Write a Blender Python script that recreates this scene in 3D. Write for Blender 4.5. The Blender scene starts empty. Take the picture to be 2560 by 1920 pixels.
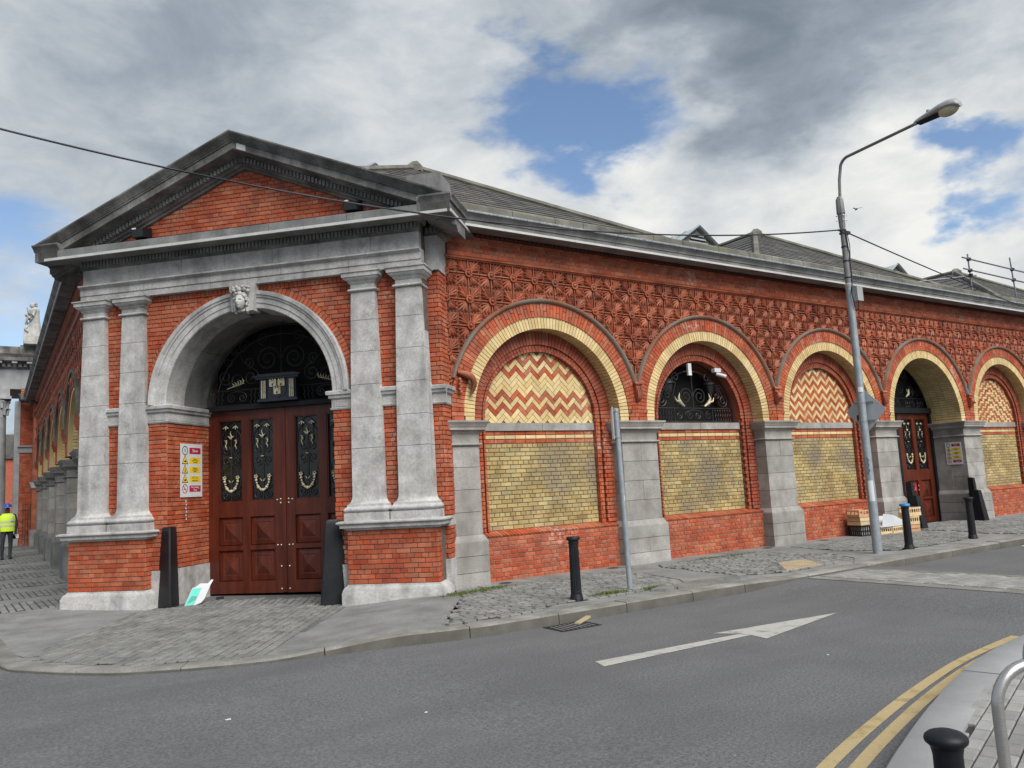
import bpy, bmesh, math, random
import numpy as np
from mathutils import Vector, Matrix
random.seed(7)
S2 = math.sqrt(.5); PI = math.pi
scn = bpy.context.scene
COL = scn.collection

# ------------------------------------------------------------------ camera
FPX, YAW, PITCH, ROLL = 1977.58, math.radians(33.4198), math.radians(7.2707), math.radians(-3.0178)
CAMP = np.array([0., 0., 1.7])
_f = np.array([math.cos(PITCH)*math.sin(YAW), math.cos(PITCH)*math.cos(YAW), math.sin(PITCH)])
_r = np.array([math.cos(YAW), -math.sin(YAW), 0.]); _u = np.cross(_r, _f)
CR = math.cos(ROLL)*_r + math.sin(ROLL)*_u; CU = -math.sin(ROLL)*_r + math.cos(ROLL)*_u
cam_d = bpy.data.cameras.new('camera'); cam = bpy.data.objects.new('camera', cam_d); COL.objects.link(cam)
cam_d.sensor_width = 36; cam_d.lens = FPX/2560*36; cam_d.clip_end = 3000; cam_d.clip_start = .05
cam.matrix_world = Matrix(((CR[0], CU[0], -_f[0], 0), (CR[1], CU[1], -_f[1], 0), (CR[2], CU[2], -_f[2], 1.7), (0, 0, 0, 1)))
scn.camera = cam
def pray(x, y): return _f + CR*(x-1280)/FPX - CU*(y-960)/FPX

# ------------------------------------------------------------------ exposure, world, sun
scn.view_settings.view_transform = 'Standard'; scn.view_settings.look = 'None'
scn.view_settings.gamma = 1; scn.view_settings.use_curve_mapping = False
EXPO = 1.8
scn.view_settings.exposure = EXPO
SUN_AZ, SUN_EL = math.radians(178), math.radians(45)   # azimuth from +Y towards +X
sd = Vector((math.sin(SUN_AZ)*math.cos(SUN_EL), math.cos(SUN_AZ)*math.cos(SUN_EL), math.sin(SUN_EL)))
sun_d = bpy.data.lights.new('sun', 'SUN'); sun_d.energy = 1.4; sun_d.angle = math.radians(45); sun_d.color = (1, .965, .91)
sun = bpy.data.objects.new('sun', sun_d); COL.objects.link(sun); sun.location = (0, 0, 60)
sun.rotation_euler = sd.to_track_quat('Z', 'Y').to_euler()

world = bpy.data.worlds.new('World'); scn.world = world; world.use_nodes = True
W = world.node_tree; W.nodes.clear()
def wn(t, **k):
    n = W.nodes.new(t)
    for a, b in k.items(): setattr(n, a, b)
    return n
def wl(a, b): W.links.new(a, b)
def wmath(op, a, b=None, c=None):
    n = wn('ShaderNodeMath', operation=op)
    for i, v in enumerate((a, b, c)):
        if v is None: continue
        if isinstance(v, (int, float)): n.inputs[i].default_value = v
        else: wl(v, n.inputs[i])
    return n.outputs[0]
wout = wn('ShaderNodeOutputWorld'); wbg = wn('ShaderNodeBackground'); wl(wbg.outputs[0], wout.inputs[0])
sky = wn('ShaderNodeTexSky', sky_type='NISHITA', sun_disc=False, sun_elevation=SUN_EL, sun_rotation=SUN_AZ)
sky.air_density = 1.0; sky.dust_density = .6; sky.ozone_density = 2.2
wtc = wn('ShaderNodeTexCoord'); wdir = wtc.outputs['Generated']
wmap = wn('ShaderNodeMapping'); wmap.inputs['Scale'].default_value = (1, 1, 2.0); wl(wdir, wmap.inputs[0])
def wnoise(scale, detail, rough=.55, off=0., dist=0.):
    m = wn('ShaderNodeVectorMath', operation='ADD'); wl(wmap.outputs[0], m.inputs[0]); m.inputs[1].default_value = (off, off*1.7, -off)
    n = wn('ShaderNodeTexNoise'); n.inputs['Scale'].default_value = scale; n.inputs['Detail'].default_value = detail
    n.inputs['Roughness'].default_value = rough; n.inputs['Distortion'].default_value = dist; wl(m.outputs[0], n.inputs['Vector']); return n
nz = wnoise(5.0, 9, .55, 3.3)
wd = wn('ShaderNodeVectorMath', operation='MULTIPLY_ADD'); wl(nz.outputs['Color'], wd.inputs[0]); wd.inputs[1].default_value = (.34, .34, .34)
wd2 = wn('ShaderNodeVectorMath', operation='ADD'); wl(wdir, wd2.inputs[0]); wd2.inputs[1].default_value = (-.17, -.17, -.17); wl(wd2.outputs[0], wd.inputs[2])
def blob(px, py, rad):
    c = pray(px, py); c /= np.linalg.norm(c)
    n = wn('ShaderNodeVectorMath', operation='DISTANCE'); wl(wd.outputs[0], n.inputs[0]); n.inputs[1].default_value = tuple(c)
    m = wn('ShaderNodeMapRange', interpolation_type='SMOOTHSTEP'); wl(n.outputs['Value'], m.inputs[0])
    m.inputs[1].default_value = rad/FPX; m.inputs[2].default_value = rad/FPX*.15; m.inputs[3].default_value = 0; m.inputs[4].default_value = 1
    return m.outputs[0]
def wsum(base, terms):
    for o, k in terms: base = wmath('MULTIPLY_ADD', o, k, base)
    return base
n_cov = wnoise(2.6, 8, .6, 0.4, .3).outputs[0]
cov = wsum(n_cov, [(blob(1330, 250, 270), -.22), (blob(1520, 290, 300), -.22), (blob(1660, 350, 190), -.10), (blob(2330, 440, 220), -.30), (blob(2520, 400, 210), -.30), (blob(130, 660, 600), -.15), (blob(1460, 430, 110), -.10),
                   (blob(600, 100, 900), .2), (blob(1500, -60, 300), .25), (blob(1950, 120, 520), .25), (blob(2400, 120, 400), .2), (blob(2150, 640, 330), .25), (blob(2480, 640, 300), .36), (blob(1000, 380, 330), .2), (blob(1700, 560, 330), .2)])
cm = wn('ShaderNodeMapRange', interpolation_type='SMOOTHSTEP'); wl(cov, cm.inputs[0]); cm.inputs[1].default_value = .30; cm.inputs[2].default_value = .56
n_sh = wnoise(2.1, 7, .58, 7.7, .4).outputs[0]
n_sh2 = wnoise(8, 9, .62, 1.7, .35).outputs[0]
shd = wsum(wmath('MULTIPLY_ADD', n_sh2, .40, wmath('MULTIPLY_ADD', n_sh, .45, .11)), [(blob(1900, 100, 560), -.22), (blob(500, 60, 900), -.03), (blob(2300, 580, 560), .32), (blob(1750, 540, 450), .24), (blob(1450, 480, 300), .12), (blob(1030, 330, 420), .2), (blob(1640, 330, 250), .16), (blob(250, 420, 600), .06), (blob(100, 800, 300), .1)])
cr = wn('ShaderNodeValToRGB'); wl(shd, cr.inputs[0]); cre = cr.color_ramp.elements
cre[0].position = .26; cre[0].color = (.20, .24, .295, 1); cre[1].position = .84; cre[1].color = (.90, .90, .87, 1)
e = cre.new(.46); e.color = (.335, .39, .45, 1); e = cre.new(.64); e.color = (.59, .63, .665, 1)
cg = 2**-EXPO
wscale = wn('ShaderNodeVectorMath', operation='SCALE'); wl(cr.outputs[0], wscale.inputs[0]); wscale.inputs['Scale'].default_value = cg
sscale = wn('ShaderNodeVectorMath', operation='SCALE'); wl(sky.outputs[0], sscale.inputs[0]); sscale.inputs['Scale'].default_value = .155*cg
wmix = wn('ShaderNodeMix', data_type='RGBA'); wl(cm.outputs[0], wmix.inputs['Factor']); wl(sscale.outputs[0], wmix.inputs[6]); wl(wscale.outputs[0], wmix.inputs[7])
wl(wmix.outputs[2], wbg.inputs[0]); wbg.inputs[1].default_value = 1.0

# ------------------------------------------------------------------ materials
MATS = {}
def pmat(name, cols, scale=6, rough=.8, isl=0., obj=0., bump=None, speck=None, streak=None, metal=0., spec=.4, detail=6, aniso=None, pos=None, blotch=None, fine=None, hstreak=None, bloom=None):
    """cols: ramp colours over fbm noise of world position; isl: brightness variation for each loose piece; speck (scale,thr,col); streak (col,amount,scale); blotch (col, scale, lo, hi)"""
    m = bpy.data.materials.new(name); m.use_nodes = True; t = m.node_tree; N = t.nodes; L = t.links.new
    b = N['Principled BSDF']; g = N.new('ShaderNodeNewGeometry'); P = g.outputs['Position']
    if aniso:
        mp = N.new('ShaderNodeMapping'); mp.inputs['Scale'].default_value = aniso; L(P, mp.inputs[0]); V = mp.outputs[0]
    else: V = P
    def noise(sc, de=detail, vec=None, ro=.6):
        n = N.new('ShaderNodeTexNoise'); n.inputs['Scale'].default_value = sc; n.inputs['Detail'].default_value = de; n.inputs['Roughness'].default_value = ro
        L(vec or V, n.inputs['Vector']); return n.outputs[0]
    r = N.new('ShaderNodeValToRGB'); L(noise(scale), r.inputs[0]); el = r.color_ramp.elements
    lo, hi = pos or (.33, .67)
    el[0].position = lo; el[0].color = (*cols[0], 1); el[1].position = hi; el[1].color = (*cols[-1], 1)
    for i, c in enumerate(cols[1:-1]): q = el.new(lo+(hi-lo)*(i+1)/(len(cols)-1)); q.color = (*c, 1)
    c = r.outputs[0]
    def mixc(f, c2, mode='MIX', c1=None):
        x = N.new('ShaderNodeMix'); x.data_type = 'RGBA'; x.blend_type = mode
        if isinstance(f, (int, float)): x.inputs[0].default_value = f
        else: L(f, x.inputs[0])
        L(c1 or c, x.inputs[6])
        if isinstance(c2, tuple): x.inputs[7].default_value = (*c2, 1)
        else: L(c2, x.inputs[7])
        return x.outputs[2]
    def mr(v, a, bb, c0=0., c1=1.):
        x = N.new('ShaderNodeMapRange'); L(v, x.inputs[0]); x.inputs[1].default_value = a; x.inputs[2].default_value = bb; x.inputs[3].default_value = c0; x.inputs[4].default_value = c1; return x.outputs[0]
    if isl or obj:
        oi = N.new('ShaderNodeObjectInfo'); ad = N.new('ShaderNodeMath'); ad.operation = 'ADD'
        L(g.outputs['Random Per Island'], ad.inputs[0]); L(oi.outputs['Random'], ad.inputs[1])
        fr = N.new('ShaderNodeMath'); fr.operation = 'FRACT'; L(ad.outputs[0], fr.inputs[0])
        hs = N.new('ShaderNodeHueSaturation'); L(c, hs.inputs['Color']); k = isl or obj
        L(mr(fr.outputs[0], 0, 1, 1-k, 1+k*.8), hs.inputs['Value'])
        f2 = N.new('ShaderNodeMath'); f2.operation = 'MULTIPLY'; L(fr.outputs[0], f2.inputs[0]); f2.inputs[1].default_value = 7.31
        f3 = N.new('ShaderNodeMath'); f3.operation = 'FRACT'; L(f2.outputs[0], f3.inputs[0])
        L(mr(f3.outputs[0], 0, 1, .5-k*.035, .5+k*.035), hs.inputs['Hue']); L(mr(f3.outputs[0], 0, 1, 1+k*.3, 1-k*.5), hs.inputs['Saturation'])
        c = hs.outputs[0]
    if fine: c = mixc(mr(noise(fine[0], 3, P), .3, .7), fine[1], 'MULTIPLY')
    if blotch: c = mixc(mr(noise(blotch[1], 7, P), blotch[2], blotch[3]), blotch[0])
    if bloom:
        mm = N.new('ShaderNodeMath'); mm.operation = 'MULTIPLY'; L(mr(noise(bloom[1], 3, P), bloom[2], bloom[3]), mm.inputs[0]); L(mr(noise(bloom[1]*16, 5, P), .45, .6, 0, .75), mm.inputs[1])
        c = mixc(mm.outputs[0], bloom[0])
    if hstreak:
        mp = N.new('ShaderNodeMapping'); mp.inputs['Scale'].default_value = hstreak[2]; mp.inputs['Rotation'].default_value = (0, 0, hstreak[3]); L(P, mp.inputs[0])
        c = mixc(mr(noise(1., 7, mp.outputs[0]), .46, .72, 0, hstreak[1]), hstreak[0])
    if streak:
        mp = N.new('ShaderNodeMapping'); mp.inputs['Scale'].default_value = (1, 1, .12); L(P, mp.inputs[0])
        c = mixc(mr(noise(streak[2], 6, mp.outputs[0]), .5, .72, 0, streak[1]), streak[0])
    if speck:
        vo = N.new('ShaderNodeTexVoronoi'); vo.inputs['Scale'].default_value = speck[0]; L(P, vo.inputs['Vector'])
        lt = N.new('ShaderNodeMath'); lt.operation = 'LESS_THAN'; L(vo.outputs['Distance'], lt.inputs[0]); lt.inputs[1].default_value = speck[1]
        sp = N.new('ShaderNodeSeparateColor'); L(vo.outputs['Color'], sp.inputs[0])
        gt = N.new('ShaderNodeMath'); gt.operation = 'GREATER_THAN'; L(sp.outputs[0], gt.inputs[0]); gt.inputs[1].default_value = speck[3] if len(speck) > 3 else .5
        mu = N.new('ShaderNodeMath'); mu.operation = 'MULTIPLY'; L(lt.outputs[0], mu.inputs[0]); L(gt.outputs[0], mu.inputs[1])
        c = mixc(mu.outputs[0], speck[2])
    L(c, b.inputs['Base Color']); b.inputs['Roughness'].default_value = rough; b.inputs['Metallic'].default_value = metal
    b.inputs['Specular IOR Level'].default_value = spec
    if bump:
        bp = N.new('ShaderNodeBump'); bp.inputs['Strength'].default_value = bump[1]; bp.inputs['Distance'].default_value = bump[2] if len(bump) > 2 else .01
        L(noise(bump[0], 5, P), bp.inputs['Height']); L(bp.outputs[0], b.inputs['Normal'])
    MATS[name] = m; return m
pmat('red_brick', [(.31, .066, .028), (.41, .096, .038), (.50, .132, .054)], 3.0, .72, isl=.17, bump=(90, .5, .004), blotch=((.20, .04, .02), 1.3, .56, .8), fine=(60, (.72, .7, .7)), speck=(3.2, .05, (.5, .38, .33), .86), bloom=((.50, .40, .35), .75, .60, .72))
pmat('dark_red_brick', [(.24, .055, .028), (.32, .078, .038), (.39, .10, .048)], 3.0, .65, isl=.16, bump=(90, .5, .004), fine=(60, (.75, .72, .72)))
pmat('cream_brick', [(.52, .38, .165), (.62, .47, .225), (.68, .54, .29)], 2.5, .55, isl=.14, bump=(70, .3, .003), fine=(40, (.82, .8, .76)))
pmat('yellow_brick', [(.27, .20, .085), (.41, .31, .128), (.50, .385, .175)], 2.2, .7, isl=.24, bump=(80, .5, .004), blotch=((.20, .165, .115), .8, .48, .66), fine=(50, (.74, .72, .70)))
pmat('pale_mortar', [(.27, .20, .16), (.36, .29, .23)], 12, .95, bump=(80, .6, .006))
pmat('mortar', [(.08, .06, .05), (.14, .108, .088)], 12, .95, bump=(80, .6, .006))
pmat('grey_mortar', [(.10, .08, .05), (.17, .14, .09)], 8, .95, bump=(80, .6, .006))
pmat('terracotta', [(.17, .042, .019), (.285, .074, .032), (.37, .108, .048)], 2.4, .62, isl=.18, bump=(60, .4, .004), blotch=((.12, .03, .018), 1.7, .56, .78))
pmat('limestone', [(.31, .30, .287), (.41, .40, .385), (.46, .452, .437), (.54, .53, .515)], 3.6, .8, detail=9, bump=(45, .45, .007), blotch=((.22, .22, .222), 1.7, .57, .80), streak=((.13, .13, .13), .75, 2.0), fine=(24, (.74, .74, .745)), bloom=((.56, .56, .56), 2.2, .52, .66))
pmat('soot_shade_limestone', [(.07, .069, .066), (.15, .148, .142), (.27, .265, .255)], 1.8, .85, bump=(40, .5, .008), streak=((.03, .03, .03), .7, 2.2), fine=(26, (.7, .7, .7)))  # soot on the cornices; on the inner arch soffit its darkness is painted shade
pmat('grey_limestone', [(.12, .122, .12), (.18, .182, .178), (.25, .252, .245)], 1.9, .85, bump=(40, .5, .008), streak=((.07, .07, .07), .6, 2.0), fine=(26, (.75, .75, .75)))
pmat('granite', [(.21, .197, .178), (.29, .277, .257), (.365, .35, .33)], 2.4, .8, isl=.13, streak=((.12, .11, .10), .5, 1.8), bump=(60, .5, .006), speck=(55, .35, (.18, .17, .16), .55), blotch=((.20, .18, .15), 1.5, .58, .78))
pmat('soot_shade_brick', [(.06, .022, .015), (.11, .035, .022)], 4, .8)  # soot plus the shade below the cornice, both put into the colour
pmat('white_strip', [(.38, .385, .38), (.50, .50, .49)], 3, .5)
pmat('lead', [(.14, .16, .175), (.32, .355, .37)], 3, .55, aniso=(9, 9, 1), bump=(30, .3))
pmat('mossy_terracotta', [(.15, .07, .045), (.22, .10, .06), (.17, .155, .125)], 1.6, .85, bump=(50, .5, .006), blotch=((.17, .165, .14), 1.1, .46, .62))
pmat('coping', [(.075, .073, .06), (.125, .12, .10), (.19, .183, .155)], 1.8, .9, bump=(30, .6, .01), blotch=((.12, .125, .07), 1.4, .55, .75))
pmat('slate', [(.055, .054, .05), (.088, .085, .078), (.125, .12, .108)], 2.2, .75, isl=.2, bump=(40, .3))
pmat('lantern_glass', [(.33, .38, .385), (.42, .47, .47)], 1.2, .25)
pmat('mahogany', [(.06, .012, .006), (.092, .018, .009), (.13, .028, .013)], 7, .34, aniso=(1, 1, .12), bump=(60, .15, .002), fine=(34, (.8, .78, .78)))
pmat('black_paint', [(.008, .009, .012), (.015, .017, .021)], 3, .5, spec=.25, bump=(40, .1, .002), fine=(30, (.7, .7, .7)))
pmat('navy_paint', [(.012, .015, .022), (.022, .026, .036)], 3, .3)
pmat('iron', [(.012, .012, .014), (.028, .028, .03)], 5, .5)
pmat('gilt', [(.34, .29, .16), (.50, .45, .29), (.62, .58, .44)], 18, .5, metal=.15)
pmat('brass_bolt', [(.72, .66, .5), (.85, .8, .68)], 20, .3, metal=.4)
pmat('dark_glass', [(.006, .007, .008), (.012, .013, .015)], 2, .12, spec=.5)
pmat('interior_dark', [(.006, .006, .006), (.015, .014, .013)], 2, .95)
pmat('sign_white', [(.55, .56, .57), (.62, .62, .62)], 5, .45)
pmat('sign_red', [(.36, .012, .045), (.42, .02, .055)], 6, .45)
pmat('sign_yellow', [(.72, .50, .02), (.78, .56, .05)], 6, .45)
pmat('sign_black', [(.015, .015, .015), (.025, .025, .025)], 6, .5)
pmat('asphalt', [(.142, .143, .147), (.164, .165, .169), (.19, .191, .195)], .55, .88, detail=9, bump=(60, .7, .014), speck=(6.5, .032, (.42, .43, .43), .6), blotch=((.088, .088, .09), .55, .55, .75), fine=(42, (.42, .42, .42)), hstreak=((.09, .09, .092), .6, (.22, 1.5, 1), .1))
pmat('concrete', [(.175, .175, .168), (.235, .235, .228), (.29, .29, .28)], 1.6, .9, isl=.06, detail=9, bump=(70, .4, .006), blotch=((.12, .12, .115), 1.1, .53, .76), fine=(48, (.66, .66, .66)), speck=(7, .03, (.42, .42, .41), .75))
pmat('kerb_grime', [(.06, .057, .048), (.10, .095, .082)], 3, .9, isl=.1, bump=(60, .5, .008))
pmat('kerb_granite', [(.16, .152, .132), (.22, .212, .19), (.29, .282, .262)], 2.2, .85, isl=.12, bump=(60, .6, .008), fine=(50, (.66, .66, .66)), blotch=((.12, .115, .10), 1.4, .52, .72))
pmat('new_granite', [(.29, .295, .295), (.35, .355, .355)], 2.5, .8, isl=.07, bump=(90, .3, .004), fine=(160, (.78, .78, .78)))
pmat('sett_stone', [(.145, .145, .137), (.195, .195, .185), (.25, .247, .235)], 2.0, .85, isl=.15, bump=(50, .6, .008), fine=(90, (.75, .75, .75)))
pmat('paver_stone', [(.24, .235, .225), (.32, .315, .30)], 2.6, .85, isl=.2, bump=(70, .5, .006), fine=(90, (.78, .78, .78)))
pmat('joint_dirt', [(.022, .02, .017), (.05, .046, .038)], 5, .95, bump=(60, .6, .008))
pmat('tactile_tan', [(.30, .235, .15), (.40, .32, .21)], 3, .85, bump=(60, .4))
pmat('road_white', [(.20, .20, .19), (.36, .355, .33), (.44, .435, .40)], 7, .8, pos=(.28, .5), bump=(150, .5, .006), fine=(150, (.7, .7, .7)))
pmat('road_yellow', [(.20, .17, .12), (.37, .275, .125), (.44, .345, .18)], 6, .8, pos=(.28, .48), bump=(150, .5, .006), fine=(150, (.68, .68, .68)))
pmat('galvanised', [(.22, .25, .275), (.30, .335, .36)], 9, .5, metal=.25, bump=(30, .1))
pmat('lamp_grey', [(.12, .12, .122), (.17, .17, .172)], 4, .5)
pmat('lamp_head', [(.26, .265, .265), (.33, .335, .33)], 4, .45)
pmat('lamp_bowl', [(.42, .38, .27), (.52, .47, .34)], 5, .2)
pmat('sign_back', [(.36, .39, .41), (.42, .45, .47)], 6, .5)
pmat('old_wood', [(.30, .24, .14), (.40, .33, .2)], 8, .8)
pmat('steel', [(.42, .41, .39), (.55, .54, .52)], 30, .32, metal=.85, aniso=(1, 1, 14))
pmat('cable_black', [(.012, .012, .02), (.02, .02, .03)], 4, .5)
pmat('blue_paint', [(.02, .16, .42), (.05, .27, .58)], 12, .4)
pmat('pine', [(.48, .33, .17), (.60, .45, .26), (.68, .54, .34)], 5, .75, isl=.12, aniso=(1, 1, 6), fine=(60, (.84, .82, .78)))
pmat('card', [(.42, .23, .12), (.52, .31, .17)], 4, .85, isl=.08)
pmat('black_plastic', [(.012, .012, .013), (.02, .02, .021)], 4, .4)
pmat('grey_goods', [(.30, .31, .32), (.5, .5, .51)], 14, .6)
pmat('white_foam', [(.48, .50, .52), (.58, .60, .62)], 3, .6, bump=(12, .3))
pmat('teal_print', [(.05, .48, .38), (.10, .56, .46)], 9, .5)
pmat('dark_teal', [(.03, .26, .2), (.05, .32, .26)], 9, .5)
pmat('grass', [(.07, .10, .02), (.13, .17, .035)], 9, .8, isl=.3)
pmat('hivis', [(.62, .85, .03), (.70, .95, .06)], 6, .7)
pmat('reflective', [(.5, .52, .52), (.6, .62, .62)], 6, .4)
pmat('trousers', [(.025, .027, .034), (.045, .047, .055)], 8, .85)
pmat('skin', [(.42, .24, .17), (.50, .30, .22)], 8, .6)
pmat('helmet_blue', [(.02, .08, .32), (.04, .12, .40)], 8, .3)
pmat('statue_stone', [(.26, .255, .24), (.37, .365, .35), (.45, .445, .425)], 3.5, .85, bump=(40, .4, .01))
pmat('scaffold', [(.16, .15, .17), (.26, .25, .29)], 6, .4, metal=.6)
pmat('far_brick', [(.26, .07, .04), (.36, .10, .055)], 5, .8)
pmat('far_stone', [(.22, .225, .23), (.34, .345, .35)], 2, .85, streak=((.09, .09, .09), .5, 2))
pmat('gull', [(.05, .05, .055), (.08, .08, .085)], 6, .7)
pmat('pink_paint', [(.45, .05, .07), (.52, .09, .1)], 6, .6)
pmat('ground_far', [(.10, .10, .10), (.13, .13, .13)], 1, .9)

# ------------------------------------------------------------------ mesh helpers
class Fr:
    """wall frame: a runs to the right seen from outside, d points out of the wall, z up; k scales about the eye point"""
    def __init__(s, o, a, k=1.):
        s.o = o; s.a = a; s.n = (a[1], -a[0]); s.k = k
    def p(s, a, d, z):
        x = s.o[0]+s.a[0]*a+s.n[0]*d; y = s.o[1]+s.a[1]*a+s.n[1]*d
        return (x*s.k, y*s.k, 1.7+(z-1.7)*s.k)
K = 1.03
PF = Fr((3.620, 13.7034), (S2, -S2), K)          # corner entrance, d = 0 on its brick face
RF = Fr((0, 12.1), (1, 0))                       # long wall, d = 0 on the pier faces
LF = Fr((1.5, 0), (0, -1))                       # side street wall (a = -y)
SF = Fr((PF.o[0]+S2*3.41+S2*.24, PF.o[1]-S2*3.41+S2*.24), (S2, S2), K)   # return at the right end of the entrance
JF = Fr((PF.o[0]-S2*1.55, PF.o[1]+S2*1.55), (S2, S2), K)                 # left reveal of the entrance, a runs inwards
WF = Fr((0, 0), (1, 0))                          # plain world: a = x, d = -y

class MB:
    def __init__(s): s.v = []; s.f = []
    def add(s, vs, fs):
        n = len(s.v); s.v += [tuple(map(float, q)) for q in vs]; s.f += [tuple(n+i for i in q) for q in fs]; return s
    def box(s, fr, a0, a1, d0, d1, z0, z1):
        q = [fr.p(a, d, z) for z in (z0, z1) for a, d in ((a0, d0), (a1, d0), (a1, d1), (a0, d1))]
        return s.add(q, [(0, 1, 2, 3), (4, 5, 6, 7), (0, 1, 5, 4), (1, 2, 6, 5), (2, 3, 7, 6), (3, 0, 4, 7)])
    def prism(s, fr, poly, d0, d1):
        n = len(poly); q = [fr.p(a, d, z) for d in (d0, d1) for a, z in poly]
        return s.add(q, [tuple(range(n)), tuple(range(n, 2*n))]+[(i, (i+1) % n, n+(i+1) % n, n+i) for i in range(n)])
    def profile(s, fr, prof, a0, a1, m0=0., m1=0., zf=None):
        n = len(prof); q = []
        for a, m in ((a0, m0), (a1, m1)):
            for d, z in prof:
                aa = a+m*d; q.append(fr.p(aa, d, z+(zf(aa) if zf else 0)))
        return s.add(q, [tuple(range(n)), tuple(range(n, 2*n))]+[(i, (i+1) % n, n+(i+1) % n, n+i) for i in range(n)])
    def loft(s, fr, ac, rings, db):
        q = []; fs = []
        for z, hw, df in rings: q += [fr.p(ac-hw, db, z), fr.p(ac-hw, df, z), fr.p(ac+hw, df, z), fr.p(ac+hw, db, z)]
        for i in range(len(rings)-1):
            for j in range(4): fs.append((4*i+j, 4*i+(j+1) % 4, 4*i+4+(j+1) % 4, 4*i+4+j))
        fs += [(0, 1, 2, 3), tuple(4*(len(rings)-1)+j for j in range(4))]
        return s.add(q, fs)
    def arc(s, fr, ca, cz, prof, t0, t1, n, close=True):
        q = []; m = len(prof); fs = []
        for i in range(n+1):
            t = t0+(t1-t0)*i/n
            q += [fr.p(ca+r*math.cos(t), d, cz+r*math.sin(t)) for r, d in prof]
        mm = m if close else m-1
        for i in range(n):
            for j in range(mm): fs.append((i*m+j, i*m+(j+1) % m, i*m+m+(j+1) % m, i*m+m+j))
        if close: fs += [tuple(range(m)), tuple(n*m+j for j in range(m))]
        return s.add(q, fs)
    def tube(s, pts, r, n=6, caps=True):
        pts = [Vector(p) for p in pts]; q = []; fs = []; up0 = None
        for i, p in enumerate(pts):
            t = (pts[min(i+1, len(pts)-1)]-pts[max(i-1, 0)]).normalized()
            if up0 is None:
                up0 = Vector((0, 0, 1)) if abs(t.z) < .9 else Vector((1, 0, 0))
            x = t.cross(up0).normalized(); y = x.cross(t).normalized(); up0 = y
            rr = r[i] if isinstance(r, (list, tuple)) else r
            q += [p+x*rr*math.cos(2*PI*j/n)+y*rr*math.sin(2*PI*j/n) for j in range(n)]
        for i in range(len(pts)-1):
            for j in range(n): fs.append((i*n+j, i*n+(j+1) % n, (i+1)*n+(j+1) % n, (i+1)*n+j))
        if caps: fs += [tuple(range(n)), tuple((len(pts)-1)*n+j for j in range(n))]
        return s.add(q, fs)
    def lathe(s, c, prof, n=24, flute=None):
        q = []; fs = []; m = len(prof)
        for r, z in prof:
            for j in range(n):
                rr = r*(1-(flute if flute and flute_on(z, prof) and j % 2 else 0)) if flute else r
                q.append((c[0]+rr*math.cos(2*PI*j/n), c[1]+rr*math.sin(2*PI*j/n), c[2]+z))
        for i in range(m-1):
            for j in range(n): fs.append((i*n+j, i*n+(j+1) % n, (i+1)*n+(j+1) % n, (i+1)*n+j))
        fs += [tuple(range(n)), tuple((m-1)*n+j for j in range(n))]
        return s.add(q, fs)
    def ball(s, c, r, nu=8, nv=6, sc=(1, 1, 1)):
        q = [(c[0], c[1], c[2]-r*sc[2])]; fs = []
        for i in range(1, nv):
            t = -PI/2+PI*i/nv
            q += [(c[0]+r*sc[0]*math.cos(t)*math.cos(2*PI*j/nu), c[1]+r*sc[1]*math.cos(t)*math.sin(2*PI*j/nu), c[2]+r*sc[2]*math.sin(t)) for j in range(nu)]
        q.append((c[0], c[1], c[2]+r*sc[2])); T = len(q)-1
        for j in range(nu):
            fs.append((0, 1+j, 1+(j+1) % nu)); fs.append((T, 1+(nv-2)*nu+(j+1) % nu, 1+(nv-2)*nu+j))
        for i in range(nv-2):
            for j in range(nu): fs.append((1+i*nu+j, 1+i*nu+(j+1) % nu, 1+(i+1)*nu+(j+1) % nu, 1+(i+1)*nu+j))
        return s.add(q, fs)
    def pavepoly(s, pts, zt, th=.1):
        n = len(pts); q = [(x, y, zt(x, y)) for x, y in pts]+[(x, y, zt(x, y)-th) for x, y in pts]
        return s.add(q, [tuple(range(n)), tuple(range(2*n-1, n-1, -1))]+[(i, (i+1) % n, n+(i+1) % n, n+i) for i in range(n)])
    def build(s, name, mat, parent=None, smooth=None, kind=None):
        me = bpy.data.meshes.new(name); me.from_pydata(s.v, [], s.f); me.materials.append(MATS[mat])
        bm = bmesh.new(); bm.from_mesh(me); bmesh.ops.recalc_face_normals(bm, faces=bm.faces); bm.to_mesh(me); bm.free()
        if smooth:
            me.polygons.foreach_set('use_smooth', [True]*len(me.polygons)); me.set_sharp_from_angle(angle=math.radians(smooth))
        return link(name, me, parent, kind)
def flute_on(z, prof): return .16 < z < prof[-1][1]-.12
def parent_to(o, parent):
    o.parent = parent
    if parent is not None and parent.type == 'EMPTY': o.matrix_parent_inverse = Matrix.Translation(-Vector(parent.location))
def link(name, me, parent=None, kind=None):
    o = bpy.data.objects.new(name, me); COL.objects.link(o); parent_to(o, parent)
    if kind: o['kind'] = kind
    return o
def tag(o, label, cat, group=None):
    o['label'] = label; o['category'] = cat
    if group: o['group'] = group
    return o
def thing(name, label, cat, loc=(0, 0, 0), group=None):
    o = bpy.data.objects.new(name, None); COL.objects.link(o); o.location = loc; o.empty_display_size = .1
    return tag(o, label, cat, group)
def copy_tree(o, parent=None):
    c = o.copy(); COL.objects.link(c); c.parent = parent
    for ch in list(o.children): copy_tree(ch, c)
    return c
def struct(o): o['kind'] = 'structure'; return o
def part(name, mat, parent, fn, smooth=None, kind=None):
    m = MB(); fn(m); return m.build(name, mat, parent, smooth, kind)

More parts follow.
